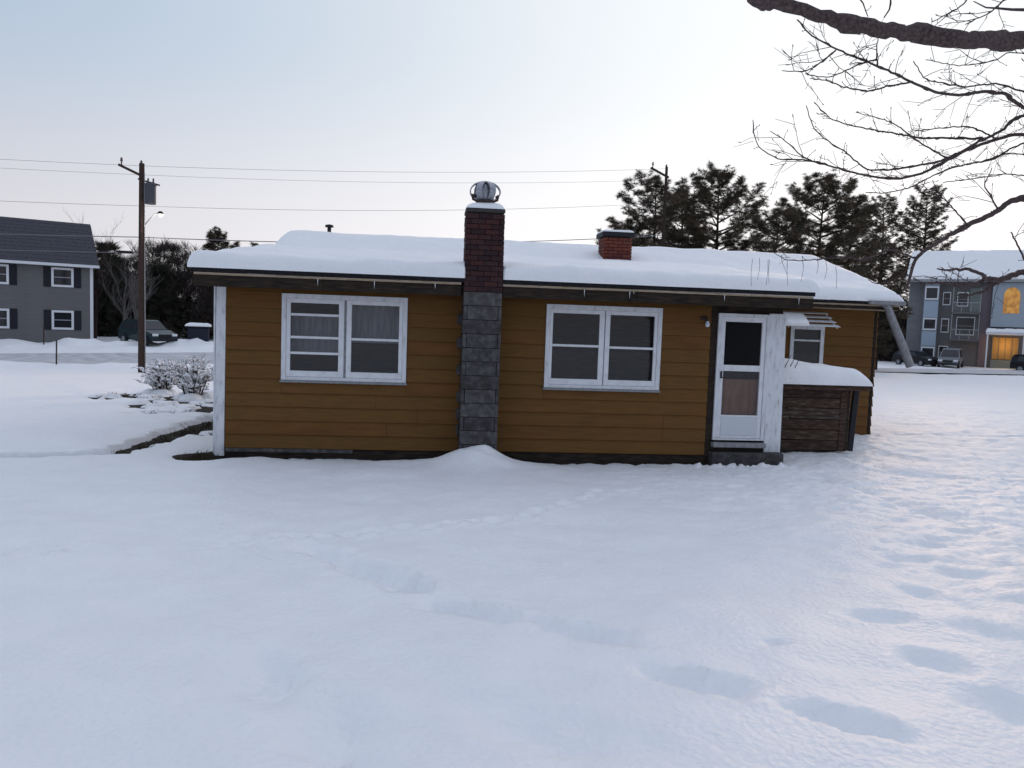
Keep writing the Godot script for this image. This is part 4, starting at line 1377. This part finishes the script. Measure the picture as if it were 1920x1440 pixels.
func make_wood(label: String, x0: float, x1: float, z0: float, z1: float, low: float, high: float, count: int, seed_at: int) -> void:
	var r := RandomNumberGenerator.new()
	r.seed = seed_at
	var o := Node3D.new()
	o.name = numbered("wood")
	add_child(o)
	tag(o, label, "wood", "", "stuff")
	var trunks := M.new()
	var sp := [[], []]
	var tn := [[], []]
	var trees := int((x1 - x0) * 1.1)
	for i in trees:
		var x := lerpf(x0, x1, (i + r.randf()) / trees)
		var z := lerpf(z0, z1, r.randf())
		var y := lie(x, z)
		var h := lerpf(low, high, r.randf()) * (1.0 + .18 * soft.get_noise_2d(x * 30.0, 5.0))
		trunks.tube([V(x, y - .2, z), V(x + r.randf_range(-.3, .3), y + h * .9, z)], [.09, .03], 5, false)
		var ever := r.randf() < .45
		for k in int(float(count) / trees):
			var f := r.randf()
			var w := (2.2 if ever else 2.6) * (1.05 - f * (.8 if ever else .45))
			var p := V(x + r.randf_range(-w, w), y + h * f, z + r.randf_range(-w, w))
			var s := r.randf_range(.35, .7) if ever else r.randf_range(.5, 1.0)
			var b := Basis.from_euler(V(r.randf_range(-.6, .6), r.randf() * TAU, r.randf_range(-.6, .6))).scaled(V(s, s, s))
			sp[0 if ever else 1].append(Transform3D(b, p))
			tn[0 if ever else 1].append(Color(.022, .027, .020).lerp(Color(.045, .040, .026), r.randf()) if ever else Color(.030, .022, .019).lerp(Color(.070, .052, .045), pow(r.randf(), 2.0)))
	part("trunks", trunks.mesh(), mat.pinebark, o)
	crowd("evergreens", needle_tuft(), mat.needle, sp[0], tn[0], o)
	crowd("bare_twigs", bare_tuft(), mat.needle, sp[1], tn[1], o)

func grow(m: M, r: RandomNumberGenerator, o: Vector3, d: Vector3, l: float, rad: float, depth: int) -> void:
	var pts := [o]
	var rads := [rad]
	var p := o
	var dir := d
	for i in 4:
		dir = (dir + V(r.randf_range(-.25, .25), r.randf_range(-.05, .22), r.randf_range(-.25, .25))).normalized()
		p += dir * l / 4.0
		pts.append(p)
		rads.append(rad * (1.0 - .17 * (i + 1)))
	m.tube(pts, rads, 6 if depth > 1 else 4, false)
	if depth > 0:
		for i in 4:
			var f: Vector3 = pts[1 + i]
			var side := (dir + V(r.randf_range(-1, 1), r.randf_range(-.1, .7), r.randf_range(-1, 1))).normalized()
			grow(m, r, f, side, l * r.randf_range(.45, .7), rad * .5, depth - 1)

func make_bare_trees() -> void:
	for s in [[-28.2, -57.0, 5.4, 41, "pale leafless tree in front of the dark wood near the grey house"], [-26.9, -56.0, 4.3, 42, "small pale forked tree in front of the dark wood"], [-31.0, -58.5, 7.3, 43, "brown leafless tree beside the roof of the grey house"]]:
		var r := RandomNumberGenerator.new()
		r.seed = s[3]
		var t := thing("leafless_tree", s[4], "tree", V(s[0], lie(s[0], s[1]), s[1]), 0.0, "leafless trees before the wood")
		var k := M.new()
		k.tube([V(0, -.2, 0), V(.1, s[2] * .25, 0), V(.15, s[2] * .5, .1)], [.13, .10, .08], 7)
		part("trunk", k.mesh(), mat.palebark if s[3] < 43 else mat.twig, t)
		k = M.new()
		for i in 7: grow(k, r, V(.1 + .01 * i, s[2] * (.22 + .045 * i), .03), V(r.randf_range(-.6, .6), .9, r.randf_range(-.6, .6)).normalized(), s[2] * .42, .045, 3)
		part("crown", k.mesh(), mat.palebark if s[3] < 43 else mat.twig, t)

func make_snowy_shrub(at: Vector3, seed_at: int, size: float, label: String) -> void:
	var r := RandomNumberGenerator.new()
	r.seed = seed_at
	var t := thing("snowy_shrub", label, "shrub", at, 0.0, "shrubs bowed under snow")
	var stems := M.new()
	var clumps := M.new()
	for i in 60:
		var az := r.randf() * TAU
		var out := r.randf_range(.15, .95) * size
		var h := r.randf_range(.5, 1.25) * size
		var o := V(cos(az) * .15, -.1, sin(az) * .15)
		var a := V(cos(az) * out * .5, h * .75, sin(az) * out * .5)
		var b := V(cos(az) * out, h * r.randf_range(.75, 1.05), sin(az) * out)
		stems.tube([o, a, b], [.012, .009, .005], 5, false)
		for c in 4:
			var e := a.lerp(b, r.randf_range(-.3, .9))
			stems.tube([e, e + V(r.randf_range(-.2, .2), r.randf_range(.05, .28), r.randf_range(-.2, .2)) * size], [.006, .003], 4, false)
		for k in 15:
			var f := r.randf_range(.25, 1.0)
			var p := o.lerp(a, f * 2.0) if f < .5 else a.lerp(b, f * 2.0 - 1.0)
			p += V(r.randf_range(-.12, .12), r.randf_range(-.02, .1), r.randf_range(-.12, .12)) * size
			var w := r.randf_range(.014, .036)
			var q := V(r.randf_range(-1, 1), r.randf_range(-.3, .5), r.randf_range(-1, 1)).normalized() * w * r.randf_range(1.2, 2.4)
			clumps.tube([p - q, p - q * .6 + V(0, w * .4, 0), p + V(0, w * .6, 0), p + q * .6 + V(0, w * .4, 0), p + q], [w * .2, w * .8, w, w * .8, w * .2], 6)
	for i in 9:
		var az := r.randf() * TAU
		clumps.lathe(V(cos(az) * r.randf() * .5 * size, -.08, sin(az) * r.randf() * .5 * size), [Vector2(.3, 0), Vector2(.28, .1), Vector2(.2, .2), Vector2(.1, .26), Vector2(0, .28)], 10)
	part("stems", stems.mesh(), mat.twig, t)
	part("snow_clumps", clumps.mesh(), mat.snow, t)

func make_grass() -> void:
	var m := M.new()
	var spots := []
	for i in 120:                                               # dead grass along the bared strip and the house corner
		var z := rng.randf_range(-11.2, -17.0)
		var x := along(-z, [10.4, 10.9, 11.1, 12.3, 13.9, 15.6, 19], [-7.6, -6.2, -5.75, -5.84, -5.95, -6.0, -6.2]) + rng.randf_range(-.02, .26)
		spots.append(V(x, lie(x, z) - .07, z))
	for i in 110:
		var p := HOUSE_AT + Basis(Vector3.UP, HOUSE_YAW) * V(-4.47 + rng.randfn(0, .11), 0, .12 + rng.randfn(0, .13))
		spots.append(V(p.x, lie(p.x, p.z) - .08, p.z))
	for i in 90:
		var k = pick([[-10.6, -22.0, .8, 1.0], [-8.5, -20.6, 1.1, 1.2], [-7.5, -17.4, .8, .7], [-5.35, -14.3, .3, .5]])
		var x: float = k[0] + rng.randf_range(-1, 1) * k[2]
		var z: float = k[1] + rng.randf_range(-1, 1) * k[3]
		spots.append(V(x, lie(x, z) - .07, z))
	for p in spots:
		for i in 5:
			var d := V(rng.randf_range(-.7, .7), rng.randf_range(.6, 1.0), rng.randf_range(-.7, .7)).normalized()
			var s := d.cross(V(rng.randf_range(-1, 1), 0, rng.randf_range(-1, 1))).normalized() * .006
			var o: Vector3 = p + V(rng.randf_range(-.04, .04), 0, rng.randf_range(-.04, .04))
			var l := rng.randf_range(.07, .16)
			m.tri(o - s, o + s, o + d * l * .6 + s * .5)
			m.tri(o - s, o + d * l * .6 + s * .5, o + d * l - V(0, l * .15, 0))
	tag(part("dead_grass", m.mesh(), mat.grass, self), "dead olive grass poking out of the bare soil", "grass", "", "stuff")

func make_near_tree() -> void:
	var t := thing("bare_tree", "leafless tree with dark twiggy branches reaching over the yard", "tree", V(4.75, -.25, -6.0))
	var r := RandomNumberGenerator.new()
	r.seed = 77
	var k := M.new()
	k.tube([V(0, -.3, 0), V(0, .05, 0), V(.03, 1.0, .02), V(-.02, 2.2, .05), V(.05, 3.4, 0), V(.0, 4.8, -.1), V(.1, 6.4, -.1)], [.24, .19, .165, .15, .12, .09, .05], 14)
	part("trunk", k.mesh(), mat.bark, t)
	for i in 7:                                                 # limbs that rise out of the picture
		k = M.new()
		grow(k, r, V(0, 3.0 + i * .45, 0), V(cos(i * 2.1 + .3), .7, sin(i * 2.1 + .3)).normalized(), 1.5, .05, 2)
		part("limb", k.mesh(), mat.bark, t)
	var list := branches()
	for bi in list.size():
		var b = list[bi]
		var pts: Array = b[2].duplicate()
		var r0: float = b[0]
		var r1: float = b[1]
		var thick := r0 > .03
		# those that leave the frame on the right go on to the trunk
		var ends_at_trunk: bool = pts[0].x / -pts[0].z > .615
		if ends_at_trunk:
			var j := V(4.75, clampf(pts[0].y - .25 - (4.75 - pts[0].x) * .15, .6, 4.2), -6.0)
			pts.push_front(pts[0].lerp(j, .5) + V(0, -.03, 0))
			pts.push_front(j)
		var curve := Curve3D.new()
		for i in pts.size():
			var tan: Vector3 = (pts[mini(i + 1, pts.size() - 1)] - pts[maxi(i - 1, 0)]) * .16
			curve.add_point(pts[i], -tan, tan)
		var len := curve.get_baked_length()
		var n := clampi(int(len / (.03 if not thick else .035)), 4, 90)
		var path := []
		var rads := []
		var rot := 0.0
		for i in n + 1:
			var f := float(i) / n
			var p := curve.sample_baked(f * len)
			if r0 > .002: p += V(r.randfn(0, 1), r.randfn(0, 1), r.randfn(0, 1)) * (.0022 if not thick else .004)
			path.append(p)
			var rr := lerpf(r0, r1, f)
			if thick:
				rr *= 1.0 + .035 * r.randfn(0, 1) + .08 * sin(f * 23.0) + .30 * exp(-pow((f - .67) / .022, 2.0)) + .22 * exp(-pow((f - .40) / .03, 2.0))
			else:
				rr *= 1.0 + (.45 if r.randf() < .14 else 0.0)
			rads.append(rr)
		k = M.new()
		k.tube(path, rads, 12 if thick else (7 if r0 > .008 else 5), true)
		# short shoots and buds
		var shoots := int(len / (.066 if not thick else .05)) if r0 > .0035 else 0
		for i in shoots:
			var f := r.randf_range(.06, .98)
			var q: Vector3 = path[int(f * n)]
			var dir: Vector3 = (path[mini(int(f * n) + 1, n)] - path[maxi(int(f * n) - 1, 0)]).normalized()
			var out := (dir * r.randf_range(.1, .8) + V(r.randf_range(-1, 1), r.randf_range(-.8, 1), r.randf_range(-1, 1)).normalized()).normalized()
			var l := r.randf_range(.02, .07) if r.randf() < .64 else r.randf_range(.1, .30)
			if thick: l = r.randf_range(.01, .035)
			var w := minf(.0028, rads[int(f * n)] * .7)
			var bend := out * l + V(0, r.randf_range(-.2, .25) * l, 0)
			k.tube([q, q + bend * .35 + dir * l * .08, q + bend * .7 + dir * l * .06 + V(0, l * .05, 0), q + bend], [w, w * .85, w * .7, w * .55], 4, true)
			k.tube([q + bend * .97, q + bend * 1.02 + V(0, .003, 0), q + bend * 1.06 + V(0, .008, 0)], [w * .7, w * 1.5, w * .3], 4, true)
			if l > .14:
				for c in 3:
					var e := q + bend * r.randf_range(.3, .9)
					var o2 := (out + V(r.randf_range(-1, 1), r.randf_range(-.6, .9), r.randf_range(-1, 1))).normalized() * r.randf_range(.03, .16)
					k.tube([e, e + o2], [w * .7, w * .45], 4, true)
		var o := part("branch", k.mesh(), mat.bark if r0 > .006 else mat.twig, t, -t.position)
		if thick: o.set_meta("label", "thick rough barked limb with knots across the sky")

func branches() -> Array:
	return [
		[0.0435, 0.0238, [V(2.39,3.09,-3.90), V(2.23,3.07,-3.85), V(1.95,3.00,-3.67), V(1.76,3.02,-3.66), V(1.53,2.98,-3.53), V(1.29,2.97,-3.41), V(1.13,3.00,-3.39), V(1.00,3.00,-3.34), V(0.89,2.95,-3.20)]],
		[0.0176, 0.0042, [V(3.85,3.44,-6.20), V(3.61,3.50,-6.06), V(3.43,3.50,-6.02), V(3.16,3.42,-5.88), V(2.98,3.42,-5.83), V(2.75,3.46,-5.73), V(2.47,3.49,-5.57), V(2.29,3.54,-5.54), V(2.08,3.56,-5.42), V(1.88,3.60,-5.32), V(1.74,3.65,-5.20)]],
		[0.0069, 0.0032, [V(2.74,3.45,-5.70), V(2.55,3.40,-5.66), V(2.33,3.32,-5.53), V(2.18,3.33,-5.49), V(2.00,3.36,-5.43), V(1.88,3.32,-5.30)]],
		[0.0056, 0.0028, [V(2.41,3.54,-5.55), V(2.24,3.46,-5.41), V(2.14,3.41,-5.42), V(1.96,3.32,-5.27), V(1.81,3.32,-5.20)]],
		[0.0058, 0.0028, [V(2.07,3.54,-5.40), V(1.95,3.43,-5.30), V(1.79,3.32,-5.16), V(1.63,3.30,-5.10)]],
		[0.0104, 0.0036, [V(3.96,3.62,-6.40), V(3.70,3.66,-6.34), V(3.40,3.59,-6.22), V(3.18,3.61,-6.20), V(2.99,3.59,-6.05), V(2.88,3.69,-6.00)]],
		[0.0161, 0.0030, [V(4.10,3.50,-6.60), V(3.88,3.35,-6.50), V(3.59,3.20,-6.37), V(3.31,3.05,-6.28), V(3.01,2.96,-6.12), V(2.75,2.90,-6.01), V(2.58,2.88,-5.96), V(2.38,2.97,-5.85), V(2.09,3.09,-5.72), V(1.97,3.23,-5.60)]],
		[0.0184, 0.0026, [V(4.24,3.40,-6.80), V(3.97,3.33,-6.74), V(3.64,3.20,-6.55), V(3.43,3.08,-6.52), V(3.15,2.94,-6.33), V(2.99,2.90,-6.32), V(2.71,2.88,-6.17), V(2.47,2.89,-6.06), V(2.27,2.92,-5.99), V(2.07,2.92,-5.87), V(1.85,2.90,-5.76), V(1.65,2.93,-5.56), V(1.58,3.01,-5.49), V(1.55,3.07,-5.40)]],
		[0.0058, 0.0026, [V(2.17,2.87,-5.75), V(1.97,2.89,-5.62), V(1.83,2.97,-5.55), V(1.70,3.03,-5.50)]],
		[0.0068, 0.0028, [V(3.33,3.07,-6.30), V(3.03,3.17,-6.19), V(2.91,3.26,-6.19), V(2.71,3.27,-6.03), V(2.48,3.31,-6.00)]],
		[0.0077, 0.0034, [V(3.95,3.33,-6.70), V(3.65,3.37,-6.54), V(3.45,3.34,-6.43), V(3.08,3.27,-6.30)]],
		[0.0099, 0.0032, [V(3.82,3.31,-6.65), V(3.47,3.29,-6.58), V(3.23,3.26,-6.49), V(2.98,3.25,-6.35), V(2.63,3.24,-6.18), V(2.35,3.28,-6.11), V(2.17,3.37,-6.00)]],
		[0.0104, 0.0035, [V(4.37,3.38,-7.00), V(4.09,3.22,-6.92), V(3.66,3.10,-6.75), V(3.45,3.01,-6.72), V(3.19,2.88,-6.58), V(2.96,2.82,-6.51), V(2.77,2.80,-6.40)]],
		[0.0076, 0.0036, [V(4.38,3.28,-7.00), V(4.19,3.27,-6.95), V(3.98,3.19,-6.87), V(3.59,3.08,-6.78), V(3.50,3.01,-6.70)]],
		[0.0067, 0.0035, [V(4.14,3.02,-6.60), V(3.84,2.99,-6.54), V(3.62,2.94,-6.43), V(3.38,2.90,-6.40)]],
		[0.0324, 0.0073, [V(3.78,2.73,-6.00), V(3.52,2.60,-5.90), V(3.21,2.46,-5.76), V(2.99,2.33,-5.70), V(2.81,2.22,-5.60), V(2.73,2.05,-5.53), V(2.65,1.96,-5.40)]],
		[0.0062, 0.0026, [V(3.23,2.48,-5.75), V(3.09,2.58,-5.69), V(2.92,2.67,-5.59), V(2.88,2.76,-5.60)]],
		[0.0068, 0.0031, [V(3.53,2.62,-5.90), V(3.43,2.74,-5.87), V(3.36,2.77,-5.80), V(3.40,2.90,-5.80)]],
		[0.0398, 0.0054, [V(3.95,2.20,-6.20), V(3.85,2.17,-6.17), V(3.69,2.12,-6.06), V(3.59,2.12,-6.00), V(3.55,2.11,-6.00), V(3.43,2.15,-5.87), V(3.30,2.17,-5.81), V(3.13,2.15,-5.74), V(3.01,2.15,-5.70)]],
		[0.0147, 0.0039, [V(3.60,2.13,-6.05), V(3.49,2.09,-5.99), V(3.34,2.06,-5.88), V(3.24,2.06,-5.88), V(3.12,2.07,-5.87), V(2.96,2.05,-5.77), V(2.84,2.08,-5.70)]],
		[0.0132, 0.0040, [V(3.73,2.12,-6.10), V(3.65,2.08,-6.08), V(3.55,2.02,-6.05), V(3.39,1.98,-5.99), V(3.28,1.98,-5.90)]],
		[0.0182, 0.0048, [V(3.82,2.27,-6.00), V(3.75,2.37,-5.98), V(3.64,2.46,-5.90)]],
		[0.0068, 0.0025, [V(3.08,3.42,-5.00), V(2.88,3.36,-4.96), V(2.66,3.30,-4.89), V(2.47,3.26,-4.75), V(2.33,3.26,-4.70)]],
		[0.0073, 0.0028, [V(3.29,3.98,-5.40), V(3.11,3.86,-5.33), V(2.98,3.75,-5.25), V(2.81,3.66,-5.20)]],
		[0.0056, 0.0027, [V(2.86,3.89,-5.20), V(2.73,3.74,-5.10), V(2.63,3.67,-5.08), V(2.50,3.59,-5.00)]],
		[0.0041, 0.0018, [V(1.52,3.08,-3.40), V(1.51,3.01,-3.38), V(1.50,2.98,-3.40)]],
		[0.0036, 0.0018, [V(1.33,3.04,-3.30), V(1.37,2.99,-3.31), V(1.39,2.94,-3.30)]],
		[0.0057, 0.0032, [V(2.44,3.52,-5.60), V(2.37,3.56,-5.46), V(2.30,3.59,-5.30)]],
		[0.0068, 0.0026, [V(2.80,2.21,-5.60), V(2.57,2.26,-5.52), V(2.41,2.18,-5.54), V(2.29,2.19,-5.50), V(2.18,2.19,-5.51), V(2.02,2.16,-5.41), V(1.82,2.15,-5.39), V(1.74,2.20,-5.40)]],
		[0.0059, 0.0026, [V(2.71,2.09,-5.50), V(2.58,2.05,-5.47), V(2.46,2.01,-5.42), V(2.39,2.04,-5.40)]],
		[0.0016, 0.0011, [V(1.623,2.156,-5.480), V(1.618,2.083,-5.480), V(1.624,1.973,-5.480)]],
		[0.0016, 0.0011, [V(1.670,2.165,-5.480), V(1.676,2.092,-5.480), V(1.664,2.016,-5.480)]],
		[0.0016, 0.0011, [V(1.729,2.159,-5.480), V(1.733,2.087,-5.480), V(1.727,1.983,-5.480)]],
		[0.0016, 0.0011, [V(1.740,2.156,-5.480), V(1.736,2.083,-5.480), V(1.745,2.000,-5.480)]],
		[0.0016, 0.0011, [V(1.861,2.157,-5.480), V(1.864,2.084,-5.480), V(1.875,1.981,-5.480)]],
		[0.0016, 0.0011, [V(1.963,2.178,-5.480), V(1.977,2.106,-5.480), V(1.965,2.010,-5.480)]],
		[0.0016, 0.0011, [V(2.069,2.182,-5.480), V(2.078,2.110,-5.480), V(2.068,2.073,-5.480)]],
		[0.0016, 0.0011, [V(2.124,2.173,-5.480), V(2.139,2.101,-5.480), V(2.126,2.035,-5.480)]],
		[0.0016, 0.0011, [V(2.197,2.125,-5.480), V(2.210,2.052,-5.480), V(2.210,1.973,-5.480)]],
	]

# ------------------------------------------------------------------
func more_materials() -> void:
	mat.ice = plain(lin(.75, .78, .82), 0.12)
	mat.sashgrey = plain(lin(.30, .30, .33), 0.6)
	mat.palebark = plain(lin(.17, .155, .15), 0.9)
	mat.lit = plain(lin(.9, .88, .84), 0.4)
	mat.lit.emission_enabled = true
	mat.lit.emission = Color(1.0, .95, .88)
	mat.lit.emission_energy_multiplier = 2.5
	mat.glow = plain(lin(.3, .2, .08), 0.5)
	mat.glow.emission_enabled = true
	mat.glow.emission_texture = noise_tex(0.02, 3, 140, [[0.0, Color(.62, .33, .10)], [0.5, Color(.88, .58, .20)], [1.0, Color(.95, .74, .36)]], 128)
	mat.glow.uv1_triplanar = true
	mat.glow.uv1_scale = Vector3.ONE * .4
	mat.glow.emission = Color.BLACK
	mat.glow.emission_energy_multiplier = 0.38
	mat.glow2 = mat.glow.duplicate()
	mat.glow2.emission_energy_multiplier = 0.05
	mat.aptwall = grained(noise_tex(0.02, 3, 150, [[0.0, lin(.17, .175, .185)], [1.0, lin(.23, .235, .245)]]), Vector3.ONE * .2, .85)
	mat.aptseam = plain(lin(.08, .082, .09), .9)
	mat.bay = plain(lin(.26, .29, .33), .7)
	mat.blue = plain(lin(.34, .41, .49), .6)
	mat.aptbrown = plain(lin(.15, .145, .145), .85)
	mat.aptgreen = plain(lin(.19, .22, .21), .8)
	mat.aptmaroon = plain(lin(.17, .14, .155), .8)
	mat.bluegrey = plain(lin(.34, .39, .44), .7)
	mat.aptdark = plain(lin(.08, .083, .095), .8)
	mat.aptrail = plain(lin(.30, .30, .31), .7)
	mat.teal = plain(lin(.012, .028, .034), .3)
	mat.silver = plain(lin(.24, .25, .27), .3, .3)
	mat.black = plain(lin(.012, .012, .015), .25)
	mat.navy = plain(lin(.018, .020, .035), .6)

func _ready() -> void:
	rng.seed = 20240
	soft.seed = 4
	soft.frequency = 0.01
	soft.fractal_octaves = 3
	fine.seed = 6
	fine.frequency = 0.05
	fine.fractal_octaves = 3
	crust.seed = 9
	crust.frequency = 0.012
	crust.fractal_octaves = 4
	make_camera()
	make_sky()
	make_materials()
	more_materials()
	make_prints()
	make_ground()
	make_house()
	make_bin()
	make_icicles()
	make_grey_house()
	make_apartments()
	make_street()
	make_pines()
	make_wood("dark tangled wood behind the grey house and the cars", -60.0, -8.0, -62.0, -74.0, 5.4, 7.6, 22000, 3)
	make_wood("brown scrub between the house and the apartment block", 24.0, 46.0, -86.0, -95.0, 4.0, 7.0, 8000, 4)
	make_bare_trees()
	make_vehicles()
	make_snowy_shrub(V(-8.75, -.70, -21.6), 51, .92, "bushy shrub bowed under white snow left of the house")
	make_snowy_shrub(V(-10.3, -.78, -23.2), 52, .85, "lower snow laden shrub just behind the bushy one")
	make_near_tree()
	make_grass()
